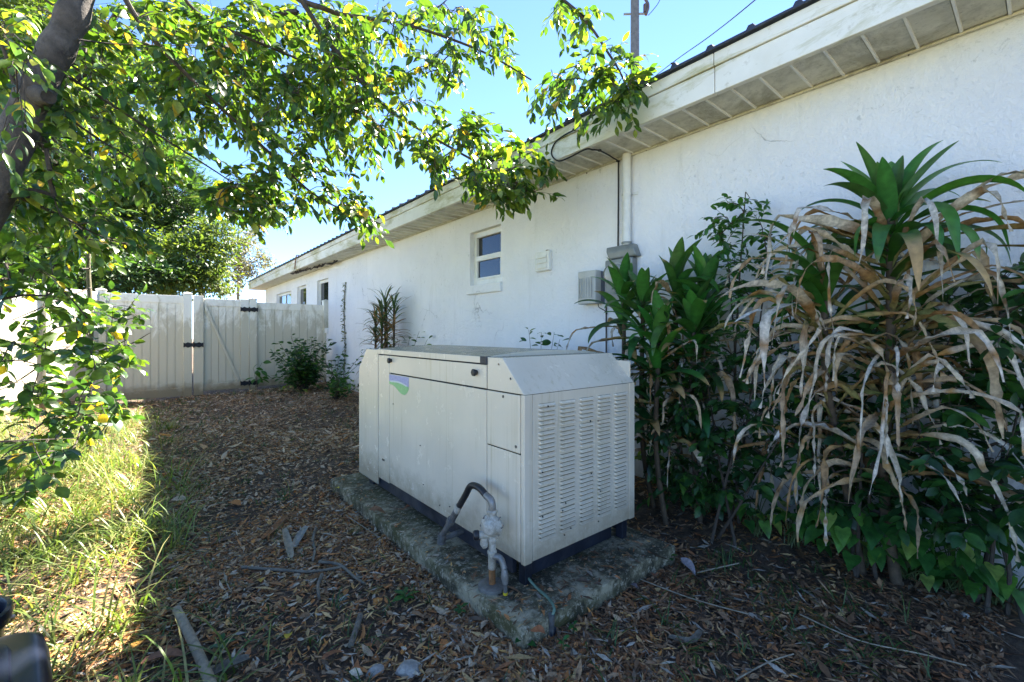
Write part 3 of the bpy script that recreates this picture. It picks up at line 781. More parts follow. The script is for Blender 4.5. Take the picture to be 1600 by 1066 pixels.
# ================================================================== CONCRETE SLAB
sx0, sx1, sy0, sy1, sz = 1.09, 2.14, 1.25, 3.50, 0.085
slab = thing("concrete_slab", (1.6, 2.4, 0), "mossy weathered concrete slab under the generator", "slab")
def slab_mesh():
    bm = bmesh.new()
    nx, ny = 26, 54
    def P2(i, j, z): return (sx0 + (sx1 - sx0) * i / nx, sy0 + (sy1 - sy0) * j / ny, z)
    top = [[bm.verts.new((P2(i, j, sz)[0] + (R.uniform(-.003, .003) if i in (0, nx) else 0), P2(i, j, sz)[1] + (R.uniform(-.003, .003) if j in (0, ny) else 0), sz + R.uniform(-.002, .002) - (.004 if i in (0, nx) or j in (0, ny) else 0))) for j in range(ny + 1)] for i in range(nx + 1)]
    for i in range(nx):
        for j in range(ny): bm.faces.new((top[i][j], top[i + 1][j], top[i + 1][j + 1], top[i][j + 1]))
    ring = [top[i][0] for i in range(nx + 1)] + [top[nx][j] for j in range(1, ny + 1)] + [top[i][ny] for i in range(nx - 1, -1, -1)] + [top[0][j] for j in range(ny - 1, 0, -1)]
    cx, cy = (sx0 + sx1) / 2, (sy0 + sy1) / 2
    prev = ring
    for dz, off in ((.008, .006), (.05, .010), (.25, .012)):
        cur = []
        for v in ring:
            sx = 1 if v.co.x > sx1 - .02 else (-1 if v.co.x < sx0 + .02 else 0); sy = 1 if v.co.y > sy1 - .02 else (-1 if v.co.y < sy0 + .02 else 0)
            k = off * .5 + R.uniform(-.002, .002)
            cur.append(bm.verts.new((v.co.x + sx * k, v.co.y + sy * k, sz - dz)))
        for a in range(len(ring)):
            c = (a + 1) % len(ring); bm.faces.new((prev[a], cur[a], cur[c], prev[c]))
        prev = cur
    bmesh.ops.recalc_face_normals(bm, faces=bm.faces)
    me = bpy.data.meshes.new("slab"); bm.to_mesh(me); bm.free()
    for p in me.polygons: p.use_smooth = True
    me.set_sharp_from_angle(angle=rad(50))
    me.materials.append(M["concrete"]); return me
link(bpy.data.objects.new("slab", slab_mesh()), slab)

# ================================================================== GENERATOR
GX0, GX1, GY0, GY1 = 1.25, 2.045, 1.43, 3.34
GB, GT, GC = 0.20, 1.085, 0.93          # bottom, top, lower edge of the end chamfers
CH = 0.15
gen = thing("standby_generator", (1.65, 2.4, sz), "beige steel standby generator cabinet with chamfered ends on the slab", "generator")
PX = GX0                                  # outer face of the side panels
ya, yb = GY0 + .27, 2.98                  # side door zone
g3 = .0055
# inner dark shell that shows in the gaps
B().prism([(GX0 + .012, GY0 + .02, GB + .02), (GX0 + .012, GY0 + .02, GC - .01), (GX0 + .012, GY0 + CH + .01, GT - .02), (GX0 + .012, GY1 - CH - .01, GT - .02), (GX0 + .012, GY1 - .02, GC - .01), (GX0 + .012, GY1 - .02, GB)], (GX1 - GX0 - .024, 0, 0)).build("inner_shell", "black_gap", gen)
# near end: hood (chamfer) + louvred panel + corner angle strips
B().prism([(GX0 + .004, GY0 - .002, GC + .001), (GX0 + .004, GY0 + CH, GT), (GX0 + .004, GY0 + CH + .03, GT), (GX0 + .004, GY0 + CH + .03, GT - .02), (GX0 + .004, GY0 + .012, GC)], (GX1 - GX0 - .008, 0, 0)).build("end_hood", "enamel", gen, .002)
# triangular side cheeks of the hood, both sides
for xx, s in ((GX0, 1), (GX1, -1)):
    B().prism([(xx, GY0, GC + .002), (xx, GY0 + CH, GT - .001), (xx, ya - g3, GT - .001), (xx, ya - g3, GC + .002)], (s * .012, 0, 0)).build("hood_cheek", "enamel", gen, .002)
# louvred end panel, with 5 columns of 30 louvres
ep0, ep1 = 1.298, 1.997
B().box((ep0, GY0 - .002, GB), (ep1, GY0 + .012, GC - .001)).build("end_panel", "enamel", gen, .002)
B().box((GX0 - .001, GY0 - .004, GB - .004), (ep0 - .003, GY0 + .02, GC)).build("corner_strip", "enamel", gen, .003)
B().box((ep1 + .003, GY0 - .004, GB - .004), (GX1 + .001, GY0 + .02, GC)).build("corner_strip", "enamel", gen, .003)
lw, lh = .104, .0135
lb = B()
prof = [(0, lh), (-.005, lh - .001), (-.0155, .0035), (-.0155, .0015), (0, .0005)]
V = []; F = []
xsn = [0, .006, lw - .006, lw]
for k_, xx in enumerate(xsn):
    sc = 0.15 if k_ in (0, 3) else 1.0
    V += [(xx, GY0 - .0022 + p[0] * sc, p[1] if sc == 1 else lh / 2 + (p[1] - lh / 2) * .7) for p in prof]
for k_ in range(3):
    for j in range(4): F.append((k_ * 5 + j, k_ * 5 + j + 1, (k_ + 1) * 5 + j + 1, (k_ + 1) * 5 + j))
F += [(0, 1, 2, 3, 4), (19, 18, 17, 16, 15)]
lou = None
pitch = .0196; gap = .0262
for c_ in range(5):
    x = 1.331 + .1345 * c_; z = .872 - .0
    for i in range(30):
        if lou is None:
            lou = B().add(V, F).build("louvre", "enamel", gen); lou.location = (x, 0, z)
        else:
            o = lou.copy(); C.objects.link(o); o.location = (x + R.uniform(-.0006, .0006), 0, z)
        z -= gap if i % 6 == 5 else pitch
# dark slots under the louvres (backing strips, one per column)
# side panels, camera side
def panel(y0, y1, z0, z1, name, x=PX, th=.012, bev=.0025): return B().box((x, y0 + g3 / 2, z0), (x + th, y1 - g3 / 2, z1)).build(name, "enamel", gen, bev)
panel(GY0 + .022, ya, .672, GC - .002, "access_panel", PX - .003, .014, .006)
panel(GY0 + .022, ya, GB, .668, "side_panel")
panel(ya, 2.80, GB, GC - .004, "side_door")
panel(ya, 2.80, GC + .003, 1.046, "upper_door")
panel(2.80, yb, GB - .01, 1.046, "side_panel")
# far end cap, hangs lower than the doors
B().prism([(PX - .002, yb + g3, GB - .062), (PX - .002, yb + g3, GT - .004), (PX - .002, GY1 - CH, GT - .004), (PX - .002, GY1, GC), (PX - .002, GY1, GB - .062)], (.012, 0, 0)).build("end_cap", "enamel", gen, .003)
B().box((PX + .012, GY1 - .012, GB - .062), (GX1 - .012, GY1, GC)).build("end_cap", "enamel", gen, .003)
B().prism([(PX + .012, GY1 - .002, GC + .001), (PX + .012, GY1 - CH, GT - .003), (PX + .012, GY1 - CH - .01, GT - .02), (PX + .012, GY1 - .014, GC)], (GX1 - PX - .024, 0, 0)).build("end_hood", "enamel", gen, .002)
# far long side
B().box((GX1 - .012, GY0 + .02, GB), (GX1, GY1 - .02, 1.046)).build("side_panel", "enamel", gen, .003)
# lid, slightly crowned with a folded lip
lx0, lx1, ly0, ly1 = GX0 - .006, GX1 + .006, ya - .004, yb + .002
nn = 10; V = []; F = []
for i in range(nn + 1):
    t = i / nn; z = GT + .022 * math.sin(math.pi * t) ** .8
    V += [(lx0 + (lx1 - lx0) * t, ly0, z), (lx0 + (lx1 - lx0) * t, ly1, z)]
for i in range(nn): F.append((2 * i, 2 * i + 2, 2 * i + 3, 2 * i + 1))
k = len(V); V += [(lx0, ly0, GT - .032), (lx0, ly1, GT - .032), (lx1, ly0, GT - .032), (lx1, ly1, GT - .032)]
F += [(0, 1, k + 1, k), (2 * nn, k + 2, k + 3, 2 * nn + 1), (k, k + 1, k + 3, k + 2)]
F += [tuple([k] + [k + 2] + [2 * i for i in range(nn, -1, -1)]), tuple([k + 1] + [2 * i + 1 for i in range(nn + 1)] + [k + 3])]
B().add(V, F).build("lid", "enamel", gen, .002)
B().box((lx0 - .003, ly0 - .004, GT - .036), (lx0 + .03, ly0 + .05, GT + .001)).build("lid_corner", "skid_steel", gen, .004)
# end tops (between lid and chamfer), camera-side lip
B().box((GX0 + .004, GY0 + CH + .031, GT - .018), (GX1 - .004, ly0 - .004, GT - .001)).build("end_top", "enamel", gen, .002)
B().box((GX0 + .004, ly1 + .003, GT - .02), (GX1 - .004, GY1 - CH - .001, GT - .006)).build("end_top", "enamel", gen, .002)
# knobs
for px_, py_ in ((611.5, 563.5), (745, 582)):
    p = on_x(px_, py_, PX); kx = PX
    ks = B().tube([(kx + .002, p[1], p[2]), (kx - .016, p[1], p[2]), (kx - .019, p[1], p[2]), (kx - .026, p[1], p[2])], [.012, .019, .021, .017], 6)
    ks.build("knob", "black_rubber", gen, .003)
# faded decal on the door
d0 = on_x(608.5, 583, PX); zt_ = GC - .008; yl = 2.796; wid = .285; hgt = .125
def decal(name, mat, top, bot, off, y_a=0.0, y_b=1.0):
    V = []; F = []; k_ = 24
    for i in range(k_ + 1):
        t = y_a + (y_b - y_a) * i / k_; yy = yl - t * wid
        V += [(PX - off, yy, zt_ - hgt * bot(t)), (PX - off, yy, zt_ - hgt * top(t))]
    for i in range(k_): F.append((2 * i, 2 * i + 2, 2 * i + 3, 2 * i + 1))
    o = B().add(V, F).build(name, mat, gen)
    return o
edge_b = lambda t: (.52 + .40 * (1 - math.cos(min(1, max(0, (t - .12) / .62)) * math.pi)) / 2) if t < .76 else .92 - .32 * ((t - .76) / .24) ** 2
mid_b = lambda t: .30 + .10 * math.sin(t * 3.4 + 2.6) + .22 * t
decal("decal", "decal_lavender", lambda t: 0.0, lambda t: min(mid_b(t), edge_b(t)), .0015)
decal("decal", "decal_green", mid_b, edge_b, .0015)
decal("decal_stripe", "decal_pale", lambda t: mid_b(t) - .035, lambda t: min(mid_b(t) + .05, edge_b(t)), .0022, .06, .9)
# screws, insect specks
for yy, zz in ((GY0 + .14, GC - .02), (GY0 + .05, .70), (2.9, .33), (2.88, .33)):
    B().cyl((PX - .001, yy, zz), (PX - .005, yy, zz), .007, 8).build("screw", "screw", gen)
for px_, py_ in ((856, 637), (922, 660), (933, 658), (849, 739), (925, 740), (937, 768), (884, 788), (880, 799), (849, 808), (893, 825), (883, 836), (936, 815)):
    p = on_y(px_, py_, GY0 - .018)
    a_ = R.uniform(0, 3.1); B().tube([p, p + np.array([math.cos(a_) * .006, -.002, math.sin(a_) * .006]), p + np.array([math.cos(a_) * .011, 0, math.sin(a_) * .011])], [.001, .004, .001], 5).build("insect_speck", "black_gap", gen)
for px_, py_ in ((615, 632), (656, 696), (661, 757), (687, 791), (702, 792), (780, 571), (798, 594)):
    p = on_x(px_, py_, PX - .002)
    a_ = R.uniform(0, 3.1); B().tube([p, p + np.array([-.002, math.cos(a_) * .006, math.sin(a_) * .006]), p + np.array([0, math.cos(a_) * .012, math.sin(a_) * .012])], [.001, .0035, .001], 5).build("insect_speck", "screw", gen)
# steel skid
bs = B(); bs.box((GX0 + .06, GY0 + .075, sz + .002), (GX1 - .10, GY0 + .10, GB + .02)); bs.build("skid_cover", "skid_steel", gen, .002)
B().box((GX0 + .02, GY0 + .10, sz + .03), (GX0 + .045, GY1 - .05, GB + .02)).build("skid_rail", "skid_steel", gen, .003)
B().box((GX1 - .045, GY0 + .03, sz + .03), (GX1 - .02, GY1 - .05, GB + .02)).build("skid_rail", "skid_steel", gen, .003)
for xx in (GX0 + .03, GX1 - .07):
    B().box((xx, GY0 + .025, sz + .002), (xx + .04, GY0 + .07, GB + .02)).build("foot", "skid_steel", gen, .003)
    B().box((xx, GY1 - .20, sz + .002), (xx + .04, GY1 - .12, GB + .02)).build("foot", "skid_steel", gen, .003)

# ================================================================== GAS LINE
fx, fy = 1.165, 1.545
gas = thing("gas_regulator", (fx, fy, sz), "gas pipe riser with white regulator and black flexible hose beside the generator", "gas regulator")
hz = lambda px_, py_, X: on_x(px_, py_, X)
p0 = np.array([fx, fy, sz])
B().tube([p0 + (0, 0, .002), p0 + (0, 0, .014), p0 + (0, 0, .018)], [.062, .062, .05], 20).build("flange", "galvanised", gas, smooth=True)
B().cyl(p0 + (0, 0, .018), p0 + (0, 0, .085), .015, 14).build("nipple", "rust", gas, smooth=True)
B().tube([p0 + (0, 0, z) for z in (.08, .085, .145, .15, .16, .165, .215)], [.014, .0175, .0175, .021, .021, .0165, .0165], 14).build("riser", "white_coated", gas, smooth=True)
zr = .345
B().tube([p0 + (0, 0, .205), p0 + (0, 0, .21), (fx, fy, zr - .03), (fx, fy, zr + .04), (fx, fy, zr + .075), (fx, fy, zr + .08)], [.019, .025, .019, .019, .025, .019], 6).build("regulator_body", "white_coated", gas, smooth=True)
# diaphragm disc, axis along view-left (-X,+Y mix)
ax = unit((-.75, -.55, 0.0))
c0 = np.array([fx, fy, zr + .012])
B().tube([c0 + ax * -.03, c0 + ax * -.005, c0 + ax * .0, c0 + ax * .012, c0 + ax * .018, c0 + ax * .05], [.028, .042, .050, .050, .043, .022], 26).build("diaphragm", "white_coated", gas, .002, smooth=True)
for k_ in range(8):
    th = k_ * math.pi / 4; sd_ = unit(np.cross(ax, (0, 0, 1))); q = c0 + .048 * (math.cos(th) * sd_ + math.sin(th) * np.array([0, 0, 1.0]))
    B().cyl(q - ax * .01, q + ax * .018, .0042, 6).build("bolt", "galvanised", gas)
ay = unit((-.85, .45, 0.0)); c1 = np.array([fx, fy, zr - .025])
B().cyl(c1, c1 + ay * .06, .0165, 14).build("vent_arm", "white_coated", gas, smooth=True)
B().tube([c1 + ay * .058, c1 + ay * .062, c1 + ay * .078, c1 + ay * .082], [.019, .021, .021, .017], 16).build("vent_cap", "black_rubber", gas, smooth=True)
B().tube([c1 + ay * .035 + (0, 0, -.012), c1 + ay * .035 + (0, 0, -.04), c1 + ay * .03 + (0, 0, -.055)], [.017, .019, .013], 12).build("lower_bulb", "white_coated", gas, smooth=True)
# elbow and flexible hose back into the cabinet
e0 = np.array([fx, fy, zr + .075])
B().tube(curve([e0, e0 + (0, 0, .025), e0 + (0, .010, .045), e0 + (0, .045, .055)], 5), [.0165] * 16, 14).build("elbow", "galvanised", gas, smooth=True)
h1 = e0 + (0, .04, .053)
hend = np.array([fx - .02, 1.94, .175])
B().tube(curve([h1, h1 + (0, .06, .022), h1 + (0, .125, .012), h1 + (0, .17, -.045), (fx - .01, 1.80, .36)], 6), .0155, 14).build("hose", "black_rubber", gas, smooth=True)
B().tube([(fx - .01, 1.795, .37), (fx - .012, 1.815, .335)], .0165, 12).build("hose_label", "white_coated", gas, smooth=True)
B().tube([(fx - .012, 1.812, .34), (fx - .014, 1.85, .29), (fx - .016, 1.852, .288), (fx - .017, 1.868, .265)], [.0165, .0165, .021, .021], 14).build("coupling", "grey_pipe", gas, smooth=True)
B().tube([(fx - .017, 1.866, .268), tuple(hend)], .0145, 14).build("pipe", "grey_pipe", gas, smooth=True)
B().tube([tuple(hend + (0, -.004, .012)), tuple(hend + (0, .004, -.035))], .021, 14).build("elbow", "grey_pipe", gas, smooth=True)
B().cyl(hend + (0, 0, -.015), (GX0 + .03, hend[1], .165), .0145, 14).build("pipe", "grey_pipe", gas, smooth=True)
# drip leg with ball valve and yellow cap
d1 = np.array([fx, fy, sz + .135])
B().tube(curve([d1, d1 + (.01, -.045, .008), d1 + (.012, -.07, -.03)], 5), .0135, 12).build("valve_arm", "galvanised", gas, smooth=True)
d2 = d1 + (.012, -.07, -.03)
B().tube([d2, d2 + (0, -.004, -.03), d2 + (0, -.008, -.06)], [.012, .018, .012], 12).build("valve_body", "galvanised", gas, smooth=True)
B().tube([d2 + (0, -.008, -.058), d2 + (0, -.008, -.115)], .009, 10).build("drip_leg", "grey_pipe", gas, smooth=True)
B().tube([d2 + (0, -.008, -.095), d2 + (0, -.008, -.135)], .0105, 10).build("yellow_cap", "yellow_paint", gas, smooth=True)

# bonding wire and ground rod clamp
gw = thing("ground_wire", on_z(862, 975, .03), "green copper bonding wire running off the slab to a rod clamp", "wire")
w0 = np.array([GX0 + .05, GY0 + .03, sz + .03])
B().tube(curve([w0, on_z(838, 918, sz + .012), on_z(857, 935, sz + .012), on_z(866, 950, sz + .02), on_z(863, 962, .085)], 6), .006, 8).build("wire", "green_wire", gw, smooth=True)
pa, pb = on_z(862, 960, .09), on_z(860, 985, .02)
B().cyl(pa, pb + (0, 0, -.06), .013, 12).build("rod", "grey_pipe", gw, smooth=True)
B().box(pb - (.012, .016, .014), pb + (.02, .014, .012)).build("clamp", "skid_steel", gw, .004)

# ================================================================== PLASTIC BIN at lower left
bp = on_z(40, 1062, .30)
bt = np.array([-.315, 1.335])
bin_ = thing("plastic_bin", (bt[0] - .1, bt[1], 0), "dark navy plastic bin with sloped moulded rim at the edge of the sunlit grass", "bin")
def rring(cx, cy, hx, hy, z, r, n_=6, tilt=0.0, rot=0.0):
    out = []
    for sx, sy, a0 in ((1, 1, 0), (-1, 1, 90), (-1, -1, 180), (1, -1, 270)):
        for k_ in range(n_ + 1):
            a = rad(a0 + 90 * k_ / n_); x = sx * (hx - r) + r * math.cos(a); y = sy * (hy - r) + r * math.sin(a)
            xr_, yr_ = x * math.cos(rot) - y * math.sin(rot), x * math.sin(rot) + y * math.cos(rot)
            out.append((cx + xr_, cy + yr_, z + tilt * x))
    return out
def loft(rings, cap0=True, cap1=False):
    V = []; F = []; n_ = len(rings[0])
    for r in rings: V += r
    for i in range(len(rings) - 1):
        for j in range(n_): F.append((i * n_ + j, i * n_ + (j + 1) % n_, (i + 1) * n_ + (j + 1) % n_, (i + 1) * n_ + j))
    if cap0: F.append(tuple(range(n_))[::-1])
    if cap1: F.append(tuple(range((len(rings) - 1) * n_, len(rings) * n_)))
    return B().add(V, F)
BR = rad(9); bc = (-.327, 1.108)
tl = .06
rg = [rring(*bc, .15, .14, -.03, .05, tilt=0, rot=BR), rring(*bc, .165, .155, .48, .05, tilt=tl * .5, rot=BR), rring(*bc, .170, .16, .515, .05, tilt=tl, rot=BR), rring(*bc, .195, .185, .528, .055, tilt=tl, rot=BR), rring(*bc, .200, .19, .555, .055, tilt=tl, rot=BR),
      rring(*bc, .192, .182, .588, .052, tilt=tl, rot=BR), rring(*bc, .178, .168, .600, .05, tilt=tl, rot=BR), rring(*bc, .160, .150, .598, .045, tilt=tl, rot=BR), rring(*bc, .152, .142, .57, .04, tilt=tl, rot=BR)]
loft(rg[:-2], cap1=True).build("body", "navy_plastic", bin_, smooth=True)
loft([rring(*bc, .150, .140, .601, .05, tilt=tl, rot=BR), rring(*bc, .146, .136, .612, .05, tilt=tl, rot=BR), rring(*bc, .135, .125, .616, .045, tilt=tl, rot=BR)], cap1=True).build("lid_panel", "navy_plastic", bin_, smooth=True)
bk = thing("bucket", (-.46, 1.93, 0), "dark round bucket standing just behind the navy bin", "bucket")
cb = np.array([-.46, 1.93]); circ = lambda r_, z: [(cb[0] + r_ * math.cos(2 * math.pi * i / 40), cb[1] + r_ * math.sin(2 * math.pi * i / 40), z) for i in range(40)]
loft([circ(.115, -.02), circ(.142, .36), circ(.155, .365), circ(.158, .385), circ(.155, .40), circ(.145, .402), circ(.138, .39), circ(.110, .03)], cap1=True).build("body", "navy_plastic", bk, smooth=True)
B().tube([(cb[0] + .158 * math.cos(t), cb[1] + .158 * math.sin(t) * .9, .37 - .10 * math.sin(t) * .9) for t in lin(0, math.pi, 16)], .005, 6).build("handle", "galvanised", bk, smooth=True)

# ================================================================== NEAR TREE (upper left)
OV = [leaf_tpl(.46, 4, .30, .18), leaf_tpl(.50, 4, .18, .34, 1.05), leaf_tpl(.42, 4, .45, .10, .95), leaf_tpl(.48, 4, .22, .45, 1.0, .02)]
GREENS = [(.026, .062, .013), (.036, .080, .014), (.050, .100, .016), (.070, .122, .019), (.095, .148, .022), (.125, .172, .026)]
TREE_PAL = GREENS * 5 + GREENS[:3] * 3 + [(.036, .095, .016)] * 6 + [(.34, .23, .03), (.22, .24, .03)]

def make_spray(bag, p, d, n_leaf, tl_, size, droop=.5, twigs=None, r0=.0022, up_bias=1.0, spread=.9, wid=1.0):
    d = unit(d); pts = [np.array(p)]
    k = 5
    for i in range(k):
        d = unit(d + np.array([R.uniform(-.16, .16), R.uniform(-.16, .16), -droop / k + R.uniform(-.08, .08)]))
        pts.append(pts[-1] + d * tl_ / k)
    if twigs is not None: twigs.tube(pts, [r0 * (1 - .13 * i) for i in range(k + 1)], 4, cap=False)
    for j in range(n_leaf):
        t = (j + .6) / n_leaf * k; i = min(k - 1, int(t)); q = pts[i] + (pts[i + 1] - pts[i]) * (t - i)
        tg = unit(pts[i + 1] - pts[i]); side = unit(np.cross(tg, (0, 0, 1)) + 1e-4) * (1 if j % 2 else -1)
        ax = tg * R.uniform(.35, .8) + side * R.uniform(.5, 1.0) * spread + np.array([0, 0, -R.uniform(.0, .55)]) + rnd_dir() * .22
        if j == n_leaf - 1: ax = tg + rnd_dir() * .2
        nm = np.array([0, 0, up_bias]) + rnd_dir() * .75
        bag.add(q, ax, nm, size * R.uniform(.65, 1.2) * (1 - .25 * (j / n_leaf) ** 3), width=wid * R.uniform(.85, 1.15))

tree = thing("shade_tree", (-1.25, 4.15, 0), "shade tree with leaning grey trunk and broad canopy of green leaves over the yard", "tree")
tr = [(-1.28, 4.2, -.15), (-1.22, 4.15, .35), (-1.02, 4.05, 1.1), P(-42, 370, 2.62), P(14, 240, 2.64), P(56, 140, 2.66), P(95, 65, 2.68), P(122, 0, 2.7), P(150, -120, 2.75), P(170, -300, 2.85), P(200, -520, 3.0)]
tc = curve(tr, 6); nrr = len(tc)
rr = [.105 - .045 * (i / (nrr - 1)) + .006 * math.sin(i * 1.3) + (.06 if i < 2 else 0) for i in range(nrr)]
trunk = B().tube(tc, rr, 18).build("trunk", "bark", tree, smooth=True)
kn = P(70, 150, 2.60); B().tube([P(58, 150, 2.66), kn, P(76, 152, 2.58)], [.07, .05, .036], 12).build("branch_collar", "bark", trunk, smooth=True)
brs = [
    ([P(72, 108, 2.66), P(120, 128, 2.85), P(230, 200, 3.1), P(340, 270, 3.5), P(362, 286, 3.6)], .013),
    ([P(150, -120, 2.75), P(205, 15, 2.9), P(290, 115, 3.1), P(420, 238, 3.5), P(500, 310, 3.75), P(595, 350, 3.9)], .020),
    ([P(155, -160, 2.76), P(260, -50, 3.0), P(320, 28, 3.2), P(480, 100, 3.7), P(560, 160, 4.0)], .020),
    ([P(165, -260, 2.85), P(420, -60, 3.2), P(520, 75, 3.5), P(600, 165, 3.75), P(660, 205, 3.8), P(760, 262, 3.5), P(835, 300, 3.35)], .024),
    ([P(175, -340, 2.9), P(420, -40, 3.3), P(510, 15, 3.4), P(570, 28, 3.5), P(640, 40, 3.6), P(752, 80, 3.8), P(830, 125, 3.8)], .024),
    ([P(185, -420, 2.95), P(500, -220, 3.1), P(700, -100, 3.2), P(880, 0, 3.15), P(955, 90, 2.95), P(985, 150, 2.85)], .020),
    ([P(640, 40, 3.6), P(680, 15, 3.7), P(720, -20, 3.9)], .009),
    ([P(10, 300, 2.62), P(90, 335, 2.95), P(160, 370, 3.3), P(230, 390, 3.7)], .011),
    ([P(40, 200, 2.64), P(10, 90, 2.5), P(-20, 20, 2.4)], .014),
    ([P(60, 150, 2.64), P(150, 215, 3.0), P(220, 260, 3.4), P(290, 330, 3.9)], .009),
    ([P(122, 62, 2.68), P(200, 70, 2.9), P(330, 72, 3.2)], .006),
]
seeds = []
for pts, r0 in brs:
    c = curve(pts, 7); k = len(c)
    B().tube(c, [r0 * (1 - .75 * i / (k - 1)) for i in range(k)], 8).build("branch", "twig_bark", tree, smooth=True)
    seeds += c[3:]
regions = [  # polygon in the photo, number of sprays, depth range, leaf size
    ([(0, 0), (420, 0), (420, 215), (330, 210), (300, 260), (130, 300), (0, 330)], 420, (2.7, 5.6), .102),
    ([(0, 0), (70, 0), (40, 200), (0, 300)], 10, (2.0, 2.5), .085),
    ([(0, 0), (200, 0), (60, 330), (0, 330)], 34, (2.75, 3.2), .095),
    ([(180, 0), (560, 0), (580, 120), (470, 260), (330, 200)], 250, (2.9, 5.4), .100),
    ([(420, 20), (720, 0), (760, 60), (700, 130), (600, 110), (560, 180), (480, 200)], 135, (3.1, 4.8), .098),
    ([(440, 110), (620, 120), (700, 180), (690, 250), (600, 240), (520, 270), (470, 230)], 95, (3.2, 4.6), .098),
    ([(640, 200), (760, 170), (840, 230), (860, 290), (760, 300), (660, 260)], 56, (3.1, 3.9), .096),
    ([(735, 245), (860, 265), (855, 300), (780, 315), (735, 275)], 30, (3.05, 3.4), .092),
    ([(400, 230), (520, 280), (600, 330), (590, 352), (470, 330), (350, 320), (330, 290)], 90, (3.3, 4.6), .096),
    ([(300, 285), (420, 300), (440, 340), (340, 330)], 44, (3.2, 4.8), .096),
    ([(700, 0), (800, 20), (820, 120), (760, 120)], 16, (3.4, 4.4), .105),
    ([(860, 0), (930, 5), (920, 35), (870, 40)], 9, (3.0, 3.4), .10),
    ([(830, 110), (960, 60), (985, 150), (930, 180), (850, 190)], 30, (2.75, 3.3), .095),
    ([(965, 80), (1000, 85), (990, 165), (955, 165)], 16, (2.75, 2.95), .085),
    ([(0, 250), (120, 300), (230, 350), (210, 400), (0, 390)], 110, (2.8, 4.8), .10),
]
pts_, szs_ = [], []
for poly, cnt, (d0_, d1_), ls in regions:
    xs_ = [p[0] for p in poly]; ys_ = [p[1] for p in poly]; k = 0; tries = 0
    while k < cnt and tries < 20000:
        tries += 1
        x, y = R.uniform(min(xs_), max(xs_)), R.uniform(min(ys_), max(ys_))
        if not in_poly(x, y, poly): continue
        d = R.uniform(d0_, d1_); p = P(x, y, d)
        if p[0] > FX - .12 and p[2] < 3.2: continue
        pts_.append(p); szs_.append(ls); k += 1
# canopy that continues out of frame, above
for i in range(60):
    p = np.array([R.uniform(-3.2, .4), R.uniform(2.0, 6.5), R.uniform(3.9, 5.6)]); pts_.append(p); szs_.append(.095)
dirs = grow(tree, pts_, seeds, "twig_bark", .0017, parent=tree)
bag = LeafBag(OV, TREE_PAL); tw = B()
for p, d, ls in zip(pts_, dirs, szs_):
    dd = unit(d * .8 + np.array([.35, -.05, -.15]) + rnd_dir() * .45)
    make_spray(bag, p - dd * .10, dd, R.randint(8, 12), R.uniform(.20, .32), ls, .55, tw)
o = tw.build("twiglets", "twig_bark", tree, fixn=False); o["kind"] = "stuff"
bag.build("leaf", tree, 300)

# ================================================================== LEFT SHRUB / SAPLING
shr = thing("leafy_sapling", on_z(140, 715, 0), "young leafy sapling with thin mossy stem in front of the sunlit fence", "sapling")
b0 = on_z(140, 712, 0); dS = (b0[0] * ST + b0[1] * CT)
st1 = curve([b0 + (0, 0, -.05), P(140, 600, dS), P(142, 500, dS + .02), P(138, 400, dS + .05), P(150, 300, dS + .1), P(140, 200, dS + .1)], 6)
B().tube(st1, [.027 - .015 * i / (len(st1) - 1) for i in range(len(st1))], 10).build("trunk", "mossy_bark", shr, smooth=True)
b1 = np.array([-.95, 4.3, 0]); 
sbr = [[b0 + (0, 0, .3), P(90, 650, 3.7), P(30, 690, 3.2), P(-20, 720, 3.0)], [P(140, 560, dS), P(190, 545, 4.3), P(235, 520, 4.4)], [P(140, 480, dS), P(190, 500, 4.4), P(225, 490, 4.5)],
       [P(140, 520, dS), P(80, 560, 3.7), P(20, 600, 3.3), P(-30, 620, 3.1)], [P(142, 450, dS), P(90, 470, 3.8), P(20, 500, 3.4)], [P(140, 600, dS), P(120, 690, 3.6), P(70, 760, 3.2), P(40, 790, 3.0)], [P(140, 420, dS), P(60, 420, 3.8), P(0, 410, 3.4)],
       [P(140, 590, dS), P(160, 650, 4.0), P(190, 655, 4.0)], [P(60, 690, 3.4), P(0, 690, 2.9), P(120, 685, 3.2)]]
sseeds = list(st1[4:])
for pts in sbr:
    c = curve(pts, 5); k = len(c); B().tube(c, [.009 * (1 - .7 * i / (k - 1)) for i in range(k)], 6).build("branch", "twig_bark", shr, smooth=True); sseeds += c[1:]
sreg = [([(0, 410), (140, 400), (170, 470), (120, 560), (0, 560)], 40, (3.0, 4.3), .115), ([(0, 540), (150, 540), (190, 600), (180, 650), (0, 700)], 52, (2.9, 4.1), .115),
        ([(150, 470), (215, 470), (230, 530), (180, 600), (140, 600)], 34, (3.9, 4.5), .10), ([(0, 690), (110, 680), (100, 760), (40, 790), (0, 780)], 17, (2.5, 3.1), .095),
        ([(110, 620), (180, 610), (185, 660), (120, 690)], 12, (3.5, 4.0), .10), ([(0, 380), (230, 340), (230, 400), (0, 440)], 30, (3.2, 4.6), .11)]
sp_, ss_ = [], []
for poly, cnt, (d0_, d1_), ls in sreg:
    xs_ = [p[0] for p in poly]; ys_ = [p[1] for p in poly]; k = 0
    while k < cnt:
        x, y = R.uniform(min(xs_), max(xs_)), R.uniform(min(ys_), max(ys_))
        if not in_poly(x, y, poly): continue
        p = P(x, y, R.uniform(d0_, d1_))
        if p[2] < .12: p[2] = .12 + R.uniform(0, .1)
        sp_.append(p); ss_.append(ls); k += 1
dirs = grow(shr, sp_, sseeds, "twig_bark", .0018, parent=shr)
